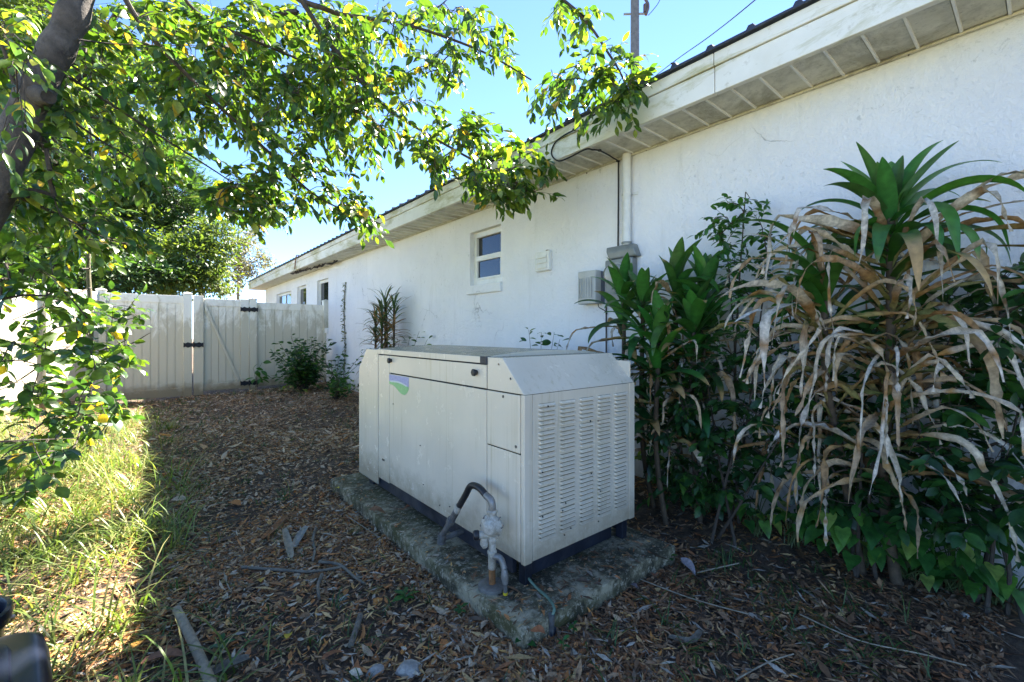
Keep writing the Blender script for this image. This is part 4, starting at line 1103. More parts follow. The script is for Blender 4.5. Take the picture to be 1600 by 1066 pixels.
SAP_PAL = GREENS[:4] * 4 + [(.028, .075, .02)] * 5 + [(.10, .19, .025)] * 2 + [(.45, .33, .03)]
bag = LeafBag([leaf_tpl(.60, 5, .22, .15), leaf_tpl(.56, 5, .30, .28), leaf_tpl(.62, 5, .12, .22, 1.0, .02)], SAP_PAL); tw = B()
for p, d, ls in zip(sp_, dirs, ss_):
    dd = unit(d * .8 + rnd_dir(-.4, .5) * .6)
    make_spray(bag, p - dd * .1, dd, R.randint(5, 8), R.uniform(.2, .3), ls, .4, tw, .0024, up_bias=.8)
o = tw.build("twiglets", "twig_bark", shr, fixn=False); o["kind"] = "stuff"
bag.build("leaf", shr, 300)

# ================================================================== FAR TREES
FT = [leaf_tpl(.5, 3, .2, .3), leaf_tpl(.42, 3, .35, .1)]
def far_tree(name, label, base, lobes, n_leaf, size, pal, trunk_r=.18, trunk_mat="bark", clump=.45, group=None, lean=(0, 0), feather=False):
    t = thing(name, base, label, "tree", group)
    base = np.array(base, float)
    top = max(l[0][2] + l[1][2] * .5 for l in lobes)
    cx = np.mean([l[0][0] for l in lobes]); cy = np.mean([l[0][1] for l in lobes])
    tp = curve([base + (0, 0, -.2), base + (lean[0] * .3, lean[1] * .3, top * .35), np.array([cx, cy, top * .7]), np.array([cx, cy, top])], 6)
    B().tube(tp, [trunk_r * (1 - .85 * i / (len(tp) - 1)) for i in range(len(tp))], 10).build("trunk", trunk_mat, t, smooth=True)
    bag = LeafBag(FT, pal); lim = B()
    vol = [l[1][0] * l[1][1] * l[1][2] for l in lobes]; tot = sum(vol)
    for (c, r_), v_ in zip(lobes, vol):
        c = np.array(c); r_ = np.array(r_)
        s = tp[min(len(tp) - 1, int(len(tp) * min(.95, max(.3, (c[2] - r_[2] * .6) / top))))]
        lim.tube(curve([s, (s + c) / 2 + (0, 0, .15), c + (0, 0, r_[2] * .3)], 4), [trunk_r * .35, trunk_r * .3, trunk_r * .28, trunk_r * .25, trunk_r * .22, trunk_r * .18, trunk_r * .14, trunk_r * .1, trunk_r * .06], 6, cap=False)
        nc = max(4, int(n_leaf * v_ / tot / 38))
        for _ in range(nc):
            u_ = rnd_dir(); rr_ = R.uniform(.35, 1.0) ** .6; q = c + u_ * r_ * rr_ * np.array([1, 1, 1])
            cs = clump * R.uniform(.6, 1.3); out = unit(u_ + (0, 0, .2))
            lim.tube([c + (q - c) * .35, (c + (q - c) * .7) + rnd_dir() * .1, q], [trunk_r * .06, trunk_r * .05, trunk_r * .02], 4, cap=False)
            for _ in range(38):
                dp = np.array([R.gauss(0, .42), R.gauss(0, .42), R.gauss(0, .26)]) * cs
                axv = unit(out + rnd_dir() * .9 + (0, 0, -.25)) if not feather else unit(out * 1.2 + rnd_dir() * .5 + (0, 0, .15))
                bag.add(q + dp, axv, np.array([0, 0, 1.]) + rnd_dir() * .8, size * R.uniform(.6, 1.3), width=.5 if feather else 1.0)
    o = lim.build("limbs", trunk_mat, t, fixn=False); o["kind"] = "stuff"
    bag.build("leaf_far", t, 0, rest="crown")
    return t
def lobe(px_, py_, d, rx, rz): p = P(px_, py_, d); return ((p[0], p[1], p[2]), (rx, rx, rz))
def gb_(px_, d): p = P(px_, 520, d); return (p[0], p[1], 0)
YG = [(.065, .105, .018), (.09, .135, .022), (.12, .165, .028), (.045, .082, .015)]
DG = [(.022, .055, .014), (.032, .075, .016), (.05, .10, .02)]
far_tree("background_tree", "tall yellow green tree behind the fence left of the dark feathery one", gb_(120, 15), [lobe(150, 250, 15, 2.1, 1.9), lobe(60, 300, 14, 1.9, 1.8), lobe(190, 380, 15, 1.6, 1.4), lobe(90, 400, 14, 1.7, 1.3), lobe(20, 180, 14, 2.0, 1.9), lobe(110, 130, 15, 1.9, 1.7), lobe(200, 160, 16, 1.6, 1.6), lobe(60, 60, 15, 2.2, 2.0), lobe(0, 380, 13, 1.6, 1.3)], 40000, .19, YG, group="trees beyond the fence")
far_tree("background_tree", "dark feathery evergreen tree rising behind the fence near the gate", gb_(265, 16.5), [lobe(260, 310, 16.5, 1.3, 1.2), lobe(225, 350, 16, 1.2, 1.1), lobe(295, 360, 17, 1.0, .9), lobe(250, 410, 16, 1.5, 1.0), lobe(205, 290, 17, 1.2, 1.2), lobe(235, 240, 17, 1.1, 1.2), lobe(270, 235, 17.5, .9, 1.3), lobe(300, 300, 18, .9, .9), lobe(310, 345, 17, .8, .8), lobe(250, 280, 16, 1.2, 1.2)], 27000, .19, DG, feather=True, group="trees beyond the fence")
far_tree("background_tree", "bright green bushy tree with drooping outer twigs just behind the gate", gb_(320, 14), [lobe(305, 405, 14, .85, .75), lobe(340, 372, 14.5, .6, .55), lobe(270, 430, 13.5, .8, .55), lobe(325, 440, 14, .6, .45)], 9000, .13, YG, .1, group="trees beyond the fence")
far_tree("background_tree", "thin greyish brown tree against pale sky beside the far end of the roof", gb_(372, 24), [lobe(375, 395, 24, 1.2, 1.2), lobe(350, 420, 23, 1.1, 1.2), lobe(398, 420, 25, 1.0, .9), lobe(392, 372, 25, .75, .6), lobe(345, 445, 22, .9, .7)], 6000, .15, [(.12, .115, .085), (.15, .14, .11), (.08, .09, .045), (.11, .11, .08), (.06, .08, .03)], .12, "grey_wood", clump=.5, group="trees beyond the fence")
far_tree("background_tree", "large leafy tree with heavy trunk beyond the fence corner", gb_(-60, 17), [lobe(-60, 150, 17, 3.0, 2.6), lobe(-140, 300, 16, 2.6, 2.2), lobe(10, 60, 18, 2.6, 2.2), lobe(-30, 330, 16, 2.0, 1.6)], 20000, .21, YG + DG, .28, group="trees beyond the fence")
far_tree("background_tree", "low dark shrubby tree growing right behind the fence panels", gb_(215, 12.5), [lobe(215, 430, 12.5, .9, .55), lobe(165, 440, 12.2, .9, .55), lobe(105, 430, 12, .9, .6), lobe(30, 420, 11.5, .9, .7), lobe(-40, 400, 11, 1.0, .9), lobe(70, 400, 12, .9, .8)], 12000, .14, DG, .08, group="trees beyond the fence")
# ================================================================== STRAP-LEAVED PLANTS (corn plants)
def strap(start, azim, elev, L, W, bend, kink=None, seg=18, cols=None, twist=0.0, crinkle=0.0, fold=.25, hang=.9):
    """one strap leaf: centre line bends under its weight, optional kink after which it hangs"""
    p = np.array(start, float); az = azim; el = elev; ds = L / seg; V = []; C_ = []; F = []
    tw = R.uniform(-.3, .3); ksp = R.choice([.18, .28, .45, .7])
    for i in range(seg + 1):
        t = i / seg
        d = np.array([math.cos(el) * math.cos(az), math.cos(el) * math.sin(az), math.sin(el)])
        side = np.array([-math.sin(az), math.cos(az), 0.]); nm = np.cross(d, side); nm = -nm if nm[2] < 0 and el > -1.2 else nm
        tw += twist * ds + (R.uniform(-1, 1) * crinkle * .5)
        side2 = side * math.cos(tw) + nm * math.sin(tw); nm2 = nm * math.cos(tw) - side * math.sin(tw)
        wd = W * max(.05, math.sin(math.pi * min(.995, .10 + .90 * t)) ** .75)
        if crinkle: wd *= R.uniform(.55, 1.12)
        cz = R.uniform(-1, 1) * crinkle * .02
        V += [p - side2 * wd / 2 + nm2 * (fold * wd / 2 + cz), p + nm2 * R.uniform(-1, 1) * crinkle * .008, p + side2 * wd / 2 + nm2 * (fold * wd / 2 - cz)]
        c = cols(t); C_ += [np.array(c) * R.uniform(.85, 1.05), np.array(c) * R.uniform(1.1, 1.4), np.array(c) * R.uniform(.85, 1.05)]
        p = p + d * ds
        if kink is not None and t > kink:
            el += (-math.pi / 2 * hang - el) * ksp + R.uniform(-.14, .14); az += R.uniform(-.2, .2) * (1 + 2 * crinkle)
        else:
            el -= bend * ds * (.4 + 1.6 * t); el = max(el, -1.35)
        
    for i in range(seg):
        a = 3 * i; F += [(a, a + 1, a + 4, a + 3), (a + 1, a + 2, a + 5, a + 4)]
    return V, F, C_
def lerp3(a, b_, t): return tuple(x + (y_ - x) * t for x, y_ in zip(a, b_))
def green_cols(base, tip=None, brown_from=1.1):
    b2 = tuple(c * R.uniform(.8, 1.25) for c in base)
    def f(t):
        c = lerp3(b2, tuple(k * 1.15 for k in b2), t)
        if t > brown_from: c = lerp3(c, (.34, .22, .09), min(1, (t - brown_from) / .12))
        return c
    return f
def dry_cols():
    g0 = R.choice([(.04, .10, .02), (.05, .11, .02), (.10, .13, .03), (.15, .12, .04), (.22, .16, .08)]); pale = R.choice([(.46, .39, .28), (.47, .41, .31), (.40, .30, .18), (.50, .46, .39), (.28, .17, .08), (.46, .40, .30), (.36, .26, .16), (.48, .43, .35)])
    brown = R.choice([(.26, .14, .05), (.22, .13, .06), (.32, .19, .07)]); s0 = R.choice([R.uniform(.03, .2), R.uniform(.15, .45)]); 
    def f(t):
        if t < s0: return lerp3(g0, (.22, .19, .07), t / s0)
        if t < s0 + .12: return lerp3((.22, .19, .07), brown, (t - s0) / .12)
        return lerp3(brown, pale, min(1, (t - s0 - .12) / .15)) if R.random() > .12 else brown
    return f
def strap_obj(parent, mat, name, *a, **k):
    V, F, C_ = strap(*a, **k); l, st_ = faces_to_loops(F)
    me = raw_mesh(name, V, l, st_, np.array(C_), True); me.materials.append(M[mat]); o = bpy.data.objects.new(name, me); link(o, parent); return o
GD = (.036, .115, .022)

crn = P(1392, 345, 2.03)
corn = thing("corn_plant", (crn[0], crn[1], 0), "tall corn plant with green crown and long skirt of hanging dead tan leaves", "plant")
cane = curve([(crn[0] + .06, crn[1] - .02, -.05), (crn[0] + .02, crn[1] + .03, .5), (crn[0] - .01, crn[1], 1.1), (crn[0], crn[1], crn[2] + .02)], 6)
B().tube(cane, [.024 - .006 * i / (len(cane) - 1) for i in range(len(cane))], 10).build("cane", "cane", corn, smooth=True)
c2 = P(1290, 440, 2.15); cane2 = curve([(c2[0] + .15, c2[1] - .12, -.05), (c2[0] + .1, c2[1] - .05, .5), (c2[0], c2[1], 1.0), (c2[0], c2[1], c2[2])], 6)
B().tube(cane2, [.021 - .006 * i / (len(cane2) - 1) for i in range(len(cane2))], 10).build("cane", "cane", corn, smooth=True)
def at_h(cn, z):
    for a, c in zip(cn[:-1], cn[1:]):
        if a[2] <= z <= c[2]: return a + (c - a) * (z - a[2]) / (c[2] - a[2] + 1e-9)
    return cn[-1]
ga_ = 2.39996
def fan(cn, z, i, **k): return at_h(cn, z), (i * ga_ + k.get('j', 0)) % (2 * math.pi)
WALL_LIM = WX - .06
def ok_az(az, reach, x0): return x0 + math.cos(az) * reach < WALL_LIM + .12
def leafset(plant, cn, n_, z0, z1, mk):
    i = 0; made = 0
    while made < n_ and i < n_ * 6:
        z = z0 + (z1 - z0) * (made / max(1, n_ - 1)); p, az = fan(cn, z, i, j=R.uniform(-.8, .8)); i += 1
        r_ = mk(made / max(1, n_ - 1))
        if not ok_az(az, r_['reach'], p[0]): continue
        dry = r_.pop('dry'); r_.pop('reach')
        strap_obj(plant, "leaf_dry" if dry else "leaf_strap", "dead_leaf" if dry else "leaf", p + np.array([0, 0, R.uniform(-.02, .02)]), az, **r_); made += 1
topz = crn[2]
# green crown: upright in the heart, arching outside
leafset(corn, cane, 9, topz - .02, topz + .02, lambda t: dict(dry=False, reach=.12, elev=R.uniform(.85, 1.45), L=R.uniform(.26, .40), W=R.uniform(.065, .10), bend=R.uniform(.4, 1.6), cols=green_cols(GD), fold=.35))
leafset(corn, cane, 22, topz - .16, topz - .02, lambda t: dict(dry=False, reach=.28, elev=R.uniform(.3, 1.15), L=R.uniform(.34, .54), W=R.uniform(.05, .085), twist=R.uniform(-1.5, 1.5), bend=R.uniform(2.6, 6.5), cols=green_cols(GD, brown_from=R.choice([.9, 1.1, 1.1])), fold=.3))
leafset(corn, cane, 12, topz - .34, topz - .14, lambda t: dict(dry=False, reach=.36, elev=R.uniform(.1, .6), L=R.uniform(.5, .68), W=R.uniform(.055, .075), bend=R.uniform(2.0, 4.2), cols=green_cols((.028, .085, .016), brown_from=R.choice([.6, .75, 1.1])), fold=.3))
# half dead: arch out then fold and hang
leafset(corn, cane, 34, topz - .60, topz - .12, lambda t: dict(dry=True, reach=.34, elev=R.uniform(.2, 1.05), L=R.uniform(.6, .88), W=R.uniform(.020, .040), bend=R.uniform(.8, 2.0), kink=R.uniform(.32, .68), cols=dry_cols(), crinkle=R.uniform(.25, .6), twist=R.uniform(-3, 3), fold=R.uniform(.2, 1.5), hang=R.uniform(.8, .98)))
leafset(corn, cane, 84, .45, topz - .45, lambda t: dict(dry=True, reach=.27, elev=R.uniform(-.1, 1.05), L=R.uniform(.5, .85), W=R.uniform(.016, .038), bend=R.uniform(.6, 2.2), kink=R.uniform(.25, .7), cols=dry_cols(), crinkle=R.uniform(.25, .65), twist=R.uniform(-4, 4), fold=R.uniform(.2, 1.5), hang=R.uniform(.82, 1.0)))
leafset(corn, cane2, 15, c2[2] - .25, c2[2] + .02, lambda t: dict(dry=False, reach=.26, elev=R.uniform(.3, 1.2), L=R.uniform(.38, .6), W=R.uniform(.055, .075), bend=R.uniform(1.4, 3.6), cols=green_cols(GD, brown_from=R.choice([.7, 1.1])), fold=.3))
leafset(corn, cane2, 60, .45, c2[2] - .1, lambda t: dict(dry=True, reach=.30, elev=R.uniform(.0, 1.1), L=R.uniform(.5, .82), W=R.uniform(.016, .038), bend=R.uniform(.6, 2.0), kink=R.uniform(.2, .6), cols=dry_cols(), crinkle=R.uniform(.25, .65), twist=R.uniform(-4, 4), fold=R.uniform(.2, 1.5), hang=R.uniform(.82, 1.0)))
# long arching half-dry leaves placed as in the picture: (tip direction in picture space)
def aimed(plant, s, tip, L, W, lift, dry=True, kink=None, **kw):
    s = np.array(s); tip = np.array(tip); dv_ = tip - s; az = math.atan2(dv_[1], dv_[0]); el = math.atan2(dv_[2], math.hypot(dv_[0], dv_[1])) + lift
    strap_obj(plant, "leaf_dry" if dry else "leaf_strap", "dead_leaf" if dry else "leaf", s, az, el, L, W, kw.pop('bend', 1.6), kink=kink, cols=dry_cols() if dry else green_cols(GD), crinkle=.3 if dry else 0, twist=R.uniform(-1.5, 1.5) if dry else 0, **kw)
aimed(corn, at_h(cane, topz - .10), P(1610, 285, 1.80), .80, .055, .25, bend=1.2)
aimed(corn, at_h(cane, topz - .12), P(1610, 315, 1.85), .75, .05, .2, bend=1.2)
aimed(corn, at_h(cane, topz - .15), P(1600, 390, 1.75), .85, .06, .40, bend=1.7)
aimed(corn, at_h(cane, topz - .22), P(1600, 425, 1.75), .85, .055, .45, bend=1.9)
aimed(corn, at_h(cane, topz - .10), P(1200, 315, 2.0), .60, .05, .30, kink=.72)
aimed(corn, at_h(cane, topz - .12), P(1180, 370, 2.05), .66, .05, .45, kink=.6)
aimed(corn, at_h(cane2, c2[2] - .12), P(1120, 455, 2.0), .66, .045, .35, bend=1.6)
aimed(corn, at_h(cane2, c2[2] - .20), P(1150, 505, 2.0), .6, .045, .35, bend=1.6)
for xx, yy in ((1190, 560), (1230, 500), (1470, 560), (1500, 640), (1530, 520)):
    aimed(corn, at_h(cane if xx > 1300 else cane2, R.uniform(1.0, 1.35)), P(xx, yy, R.uniform(1.75, 2.0)), R.uniform(.7, .9), .05, .55, kink=R.uniform(.45, .6))
aimed(corn, crn, P(1268, 245, 2.0), .42, .06, .35, dry=False, bend=2.2); aimed(corn, crn, P(1280, 262, 1.95), .42, .06, .25, dry=False, bend=2.4)
aimed(corn, crn, P(1330, 205, 2.05), .40, .06, .1, dry=False, bend=.6); aimed(corn, crn, P(1465, 200, 2.05), .48, .06, .2, dry=False, bend=1.6)
aimed(corn, crn, P(1540, 258, 1.95), .52, .06, .45, dry=False, bend=2.4)

k2 = P(1040, 470, 2.95)
corn2 = thing("corn_plant", (k2[0], k2[1], 0), "shorter dark green corn plant between the generator and the wall meter", "plant")
for (px_, py_, d) in ((1005, 470, 2.95), (1055, 440, 3.02), (1085, 500, 2.75), (975, 455, 3.12), (1030, 530, 2.75), (1100, 455, 2.9)):
    q = P(px_, py_, d); cn = curve([(q[0] + R.uniform(-.1, .1), q[1] - .05, -.05), (q[0] + R.uniform(-.05, .05), q[1], .5), (q[0], q[1], q[2])], 6)
    B().tube(cn, [.018 - .004 * i / (len(cn) - 1) for i in range(len(cn))], 9).build("cane", "cane", corn2, smooth=True)
    leafset(corn2, cn, 8, q[2] - .05, q[2], lambda t: dict(dry=False, reach=.1, elev=R.uniform(1.0, 1.45), L=R.uniform(.22, .34), W=R.uniform(.075, .095), bend=R.uniform(.5, 1.8), cols=green_cols(GD), fold=.35))
    leafset(corn2, cn, 13, q[2] - .28, q[2] - .04, lambda t: dict(dry=False, reach=.24, elev=R.uniform(.35, 1.1), L=R.uniform(.28, .42), W=R.uniform(.065, .085), bend=R.uniform(1.6, 4.0), cols=green_cols(GD, brown_from=R.choice([.8, 1.1, 1.1])), fold=.3))
    leafset(corn2, cn, 10, .45, q[2] - .25, lambda t: dict(dry=False, reach=.24, elev=R.uniform(.0, .9), L=R.uniform(.32, .48), W=R.uniform(.06, .08), bend=R.uniform(2.6, 5.0), cols=green_cols((.016, .06, .014), brown_from=R.choice([.6, .8, 1.1])), fold=.3))
    leafset(corn2, cn, 11, .4, q[2] - .15, lambda t: dict(dry=True, reach=.26, elev=R.uniform(.0, .7), L=R.uniform(.42, .68), W=R.uniform(.016, .038), bend=R.uniform(.6, 2.0), kink=R.uniform(.25, .6), cols=dry_cols(), crinkle=R.uniform(.25, .6), twist=R.uniform(-4, 4), fold=R.uniform(.2, 1.5), hang=R.uniform(.82, 1.0)))
aimed(corn2, P(1060, 505, 2.8), P(1000, 590, 2.5), .42, .07, .7, dry=False, bend=4.0)

# thin-leaved dragon tree behind the generator
q = P(602, 520, 6.5); dt = thing("dragon_tree", (q[0], q[1], 0), "slim dragon tree with narrow spiky leaves against the wall behind the generator", "plant")
for (ox, oy, ht) in ((0, 0, 1.62), (.08, .12, 1.5), (-.07, .16, 1.36), (.05, -.16, 1.55), (-.1, -.1, 1.42)):
    cn = curve([(q[0] + ox * .4, q[1] + oy * .4, 0), (q[0] + ox, q[1] + oy, .7), (q[0] + ox, q[1] + oy * 1.2, ht)], 5)
    B().tube(cn, [.016] * len(cn), 7).build("cane", "cane", dt, smooth=True)
    for zz in [ht - .75 + .78 * k_ / 59 for k_ in range(60)]:
        t_ = (zz - ht + .75) / .78; up_ = R.uniform(-.6, .2) + 1.5 * t_
        dd = R.random() > t_ * .8 + .05
        strap_obj(dt, "leaf_dry" if dd else "leaf_strap", "dead_leaf" if dd else "leaf", at_h(cn, zz), R.uniform(0, 6.28), up_, R.uniform(.26, .42), .026, R.uniform(1.5, 4.5), seg=6, cols=(lambda t: (.27, .17, .075)) if dd else green_cols((.05, .085, .03)), fold=.3)

# ================================================================== LEAFY SHRUBS AND GROUND PLANTS
GLOSSY = [leaf_tpl(.46, 5, .28, .18), leaf_tpl(.50, 5, .20, .28)]
DKG = [(.014, .050, .016), (.018, .062, .018), (.024, .075, .018), (.030, .09, .02)]
ARW = [arrow_tpl()]
def shrub(name, label, cat, base, tips, n_leaf, size, pal, tpl=None, stem_r=.006, group=None, mat="leaf", stem="twig_bark", up=.8, start=.3, single=300, droop=.2):
    t = thing(name, base, label, cat, group); base = np.array(base, float); bag = LeafBag(tpl or GLOSSY, pal)
    for tip in tips:
        tip = np.array(tip, float); b0_ = base + np.array([R.uniform(-.05, .05), R.uniform(-.05, .05), 0])
        c = curve([b0_ + (0, 0, -.03), b0_ + (tip - b0_) * .4 + np.array([R.uniform(-.05, .05), R.uniform(-.05, .05), .08 * (tip[2] - b0_[2]) + .01]), tip], 7)
        B().tube(c, [stem_r * (1 - .7 * i / (len(c) - 1)) for i in range(len(c))], 6).build("stem", stem, t, smooth=True)
        for j in range(n_leaf):
            u_ = start + (1 - start) * (j + R.random()) / n_leaf; k_ = min(len(c) - 2, int(u_ * (len(c) - 1))); p = c[k_] + (c[k_ + 1] - c[k_]) * R.random()
            tg = unit(c[k_ + 1] - c[k_]); ou = unit(rnd_dir(-.3, .5)); p = p + ou * R.uniform(.0, .05) * (size / .08)
            if p[0] > WX - .05: p[0] = WX - .06
            bag.add(p, ou + tg * .4 + np.array([0, 0, -droop]), np.array([0, 0, up]) + rnd_dir() * .7, size * R.uniform(.65, 1.2))
    bag.build(mat, t, single); return t
def tips_px(lst): return [P(*k) for k in lst]
def thicket(name, label, base, stems, regs, pal, tpl=None, leaf=(5, 9), cat="shrub", spray=(.12, .22), single=300, dr=.3):
    t = thing(name, base, label, cat); base = np.array(base, float); sd_ = []
    for tip in stems:
        tip = np.array(tip, float); c = curve([base + np.array([R.uniform(-.06, .06), R.uniform(-.1, .1), -.03]), base * .55 + tip * .45 + rnd_dir() * .05, tip], 6)
        B().tube(c, [.010 * (1 - .7 * i / (len(c) - 1)) for i in range(len(c))], 6).build("stem", "twig_bark", t, smooth=True); sd_ += c[1:]
    pt, sz_ = [], []
    for poly, cnt, (xa_, xb_), ls in regs:
        xs_ = [p[0] for p in poly]; ys_ = [p[1] for p in poly]; k = 0
        while k < cnt:
            x, y = R.uniform(min(xs_), max(xs_)), R.uniform(min(ys_), max(ys_))
            if not in_poly(x, y, poly): continue
            p = on_x(x, y, R.uniform(xa_, xb_))
            if p[2] < .06: p[2] = .06 + R.random() * .1
            pt.append(p); sz_.append(ls); k += 1
    dirs = grow(t, pt, sd_, "twig_bark", .0016, parent=t); bag = LeafBag(tpl or GLOSSY, pal); tw = B()
    for p, d, ls in zip(pt, dirs, sz_):
        dd = unit(d * .7 + rnd_dir(-.2, .7) * .7 + np.array([-.3, -.1, .1])); L = R.uniform(*spray)
        make_spray(bag, p - dd * L * .4, dd, R.randint(*leaf), L, ls, dr, tw, .002)
    for k, it in enumerate(bag.items):
        if it[0][0] > WX - .07: bag.items[k] = (np.array([WX - .07 - .03 * R.random(), it[0][1], it[0][2]]), np.array([-abs(it[1][0]), it[1][1], it[1][2]]), *it[2:])
    o = tw.build("twiglets", "twig_bark", t, fixn=False); o["kind"] = "stuff"
    bag.build("leaf", t, single); return t
thicket("camellia_shrub", "dark glossy shrub against the wall to the right of the corn plant", (2.72, .10, 0), tips_px([(1560, 420, 2.0), (1520, 520, 2.0), (1600, 600, 1.9), (1540, 700, 1.85)]),
        [([(1490, 440), (1560, 400), (1680, 400), (1680, 640), (1480, 640)], 62, (2.5, 2.92), .092), ([(1460, 620), (1700, 620), (1700, 850), (1520, 830), (1450, 780)], 85, (2.48, 2.9), .085)], DKG * 2 + [(.04, .12, .02)])
thicket("upright_shrub", "slender shrub with small green leaves standing between the two corn plants", (2.78, 1.2, 0), [on_x(1165, 300, 2.8), on_x(1200, 400, 2.75), on_x(1135, 380, 2.85)],
        [([(1140, 300), (1180, 300), (1215, 350), (1230, 440), (1170, 480), (1100, 365)], 60, (2.7, 2.88), .058), ([(1130, 430), (1260, 430), (1270, 560), (1130, 560)], 50, (2.6, 2.88), .06)], [(.022, .085, .018), (.03, .105, .02), (.04, .125, .022)], spray=(.1, .18))
thicket("leafy_shrub", "rounded glossy shrub at the base of the wall beside the generator", (2.50, 1.15, 0), [on_x(1100, 560, 2.6), on_x(1180, 600, 2.5), on_x(1220, 680, 2.4)],
        [([(1020, 520), (1100, 500), (1250, 540), (1260, 640), (1030, 640)], 62, (2.45, 2.88), .078), ([(1000, 620), (1270, 620), (1260, 790), (1130, 800), (1030, 750)], 115, (2.42, 2.85), .074), ([(995, 540), (1120, 530), (1130, 790), (1020, 765)], 80, (2.42, 2.66), .072)], DKG * 2 + [(.045, .13, .02)])
thicket("understory_shrub", "dense leafy undergrowth at the foot of the tall corn plant", (2.62, .55, 0), [on_x(1300, 560, 2.75), on_x(1400, 560, 2.75), on_x(1350, 650, 2.65)],
        [([(1230, 500), (1520, 480), (1520, 700), (1240, 700)], 90, (2.62, 2.9), .075), ([(1240, 690), (1520, 690), (1520, 820), (1290, 810)], 110, (2.52, 2.85), .074)], DKG * 2 + [(.035, .11, .02)])
shrub("fence_bush", "bushy dark green shrub at the corner of fence and house wall", "shrub", (2.30, 9.0, gh(2.3, 9.0)), [np.array([2.30 + R.uniform(-.52, .45), 9.0 + R.uniform(-.5, .45), R.uniform(.35, 1.15)]) for _ in range(58)], 26, .095, DKG + [(.05, .11, .025)], start=.35)
shrub("gate_weed", "lone drooping leafy weed growing at the gate post", "plant", on_y(400, 603, 9.75), [on_y(396, 575, 9.75), on_y(410, 566, 9.72), on_y(400, 590, 9.7), on_y(414, 588, 9.7)], 4, .16, [(.03, .10, .02), (.04, .12, .022)], start=.6, droop=.7)
shrub("spiky_weed", "leafy green plants where the generator meets the wall corner", "plant", (2.45, 7.6, gh(2.45, 7.6)), [np.array([2.45 + R.uniform(-.3, .4), 7.6 + R.uniform(-.8, .8), R.uniform(.3, .95)]) for _ in range(22)], 16, .085, DKG + [(.06, .14, .025)], start=.2)
shrub("vine_shoot", "small green shoot poking up behind the generator lid", "plant", (2.42, 2.62, 0), [P(826, 515, 3.45), P(846, 519, 3.4), P(866, 519, 3.4), P(875, 530, 3.4)], 6, .07, [(.02, .07, .02), (.03, .09, .02)], start=.86, stem_r=.004)
shrub("wall_weed", "leafy green weed against the wall beside the dragon tree", "plant", (2.72, 6.0, 0), [P(625, 530, 6.2), P(640, 528, 6.1), P(655, 518, 6.1), P(668, 530, 6.0), P(612, 535, 6.3)], 9, .085, DKG, start=.65)
# climbing vine in the wall joint
vt = thing("climbing_vine", (WX - .01, 8.75, .1), "narrow climbing vine running up the wall joint near the fence", "vine")
vb = LeafBag(FT, [(.07, .09, .045), (.05, .08, .03), (.10, .11, .06)]); vc = [np.array([WX - .015, 8.75 + .03 * math.sin(z * 5), z]) for z in lin(.1, 2.15, 30)]
B().tube(vc, .008, 5).build("stem", "grey_wood", vt)
for c in vc[6:]:
    for _ in range(7): vb.add(c + np.array([-R.uniform(0, .03), R.uniform(-.05, .05), R.uniform(-.04, .04)]), rnd_dir(-.6, .4), np.array([-1, 0, .3]) + rnd_dir() * .4, R.uniform(.04, .07))
vb.build("leaf", vt, 0)
# dark damage stripe of the torn soffit above it, built as thin dark strands
td = B()
for i in range(26):
    yy = 8.8 + 2.3 * R.random(); td.tube([(WX - .12 - .22 * (yy - 8.8) / 2.3 + R.uniform(-.03, .03), yy, SZ - .012), (WX - .12 - .22 * (yy - 8.8) / 2.3, yy + R.uniform(.1, .3), SZ - .03 - R.random() * .03), (WX - .13 - .22 * (yy - 8.8) / 2.3, yy + .4, SZ - .015)], .012, 4)
o = td.build("soffit_damage_strand", "black_iron", vt); o["kind"] = "stuff"
# arrowhead plants along the bed
ARP = [(.036, .12, .024), (.050, .15, .028), (.08, .19, .034), (.18, .26, .06), (.026, .095, .022)]
def arrowhead(px_, py_, n_, spread, hgt, size, label, pal=ARP):
    b0_ = on_z(px_, py_, 0); b0_[2] = gh(b0_[0], b0_[1])
    tips = []
    for i in range(n_):
        a = R.uniform(0, 6.28); r_ = spread * math.sqrt(R.random()); tp_ = b0_ + np.array([math.cos(a) * r_, math.sin(a) * r_, hgt * R.uniform(.35, 1.0)])
        tp_[0] = min(tp_[0], WX - .07); tips.append(tp_)
    t = thing("arrowhead_plant", b0_, label, "plant", "arrowhead plants along the bed"); bag = LeafBag(ARW, pal)
    for tp_ in tips:
        c = curve([b0_ + np.array([R.uniform(-.04, .04), R.uniform(-.04, .04), -.02]), b0_ * .5 + tp_ * .5 + (0, 0, .03), tp_], 5)
        B().tube(c, .0026, 5).build("stalk", "green_stem", t, smooth=True)
        ou = unit((tp_ - b0_) * (1, 1, 0) + rnd_dir() * .08 + (-.04, -.03, 0))
        bag.add(tp_, ou + (0, 0, -R.uniform(.3, .9)), np.array([0, 0, 1.]) + ou * .5 + rnd_dir() * .3, size * R.uniform(.7, 1.25))
    bag.build("leaf", t, 300)
arrowhead(1340, 892, 52, .26, .34, .10, "arrowhead vine with pale veined leaves in front of the tall corn plant")
arrowhead(1240, 862, 22, .15, .22, .085, "low arrowhead vine clump at the left foot of the tall corn plant")
arrowhead(1420, 915, 30, .2, .30, .095, "arrowhead vine with broad plain leaves at the bare soil edge")
arrowhead(1490, 935, 34, .18, .22, .085, "dark arrowhead vine clump in the deep shade below the camellia shrub", ARP[:1] + ARP[4:] + [(.03, .1, .02)])
arrowhead(1555, 958, 30, .19, .24, .085, "bright arrowhead vine clump spilling onto the leaf litter at the wall corner")
arrowhead(1095, 815, 26, .2, .30, .095, "arrowhead vine climbing at the foot of the shorter corn plant")
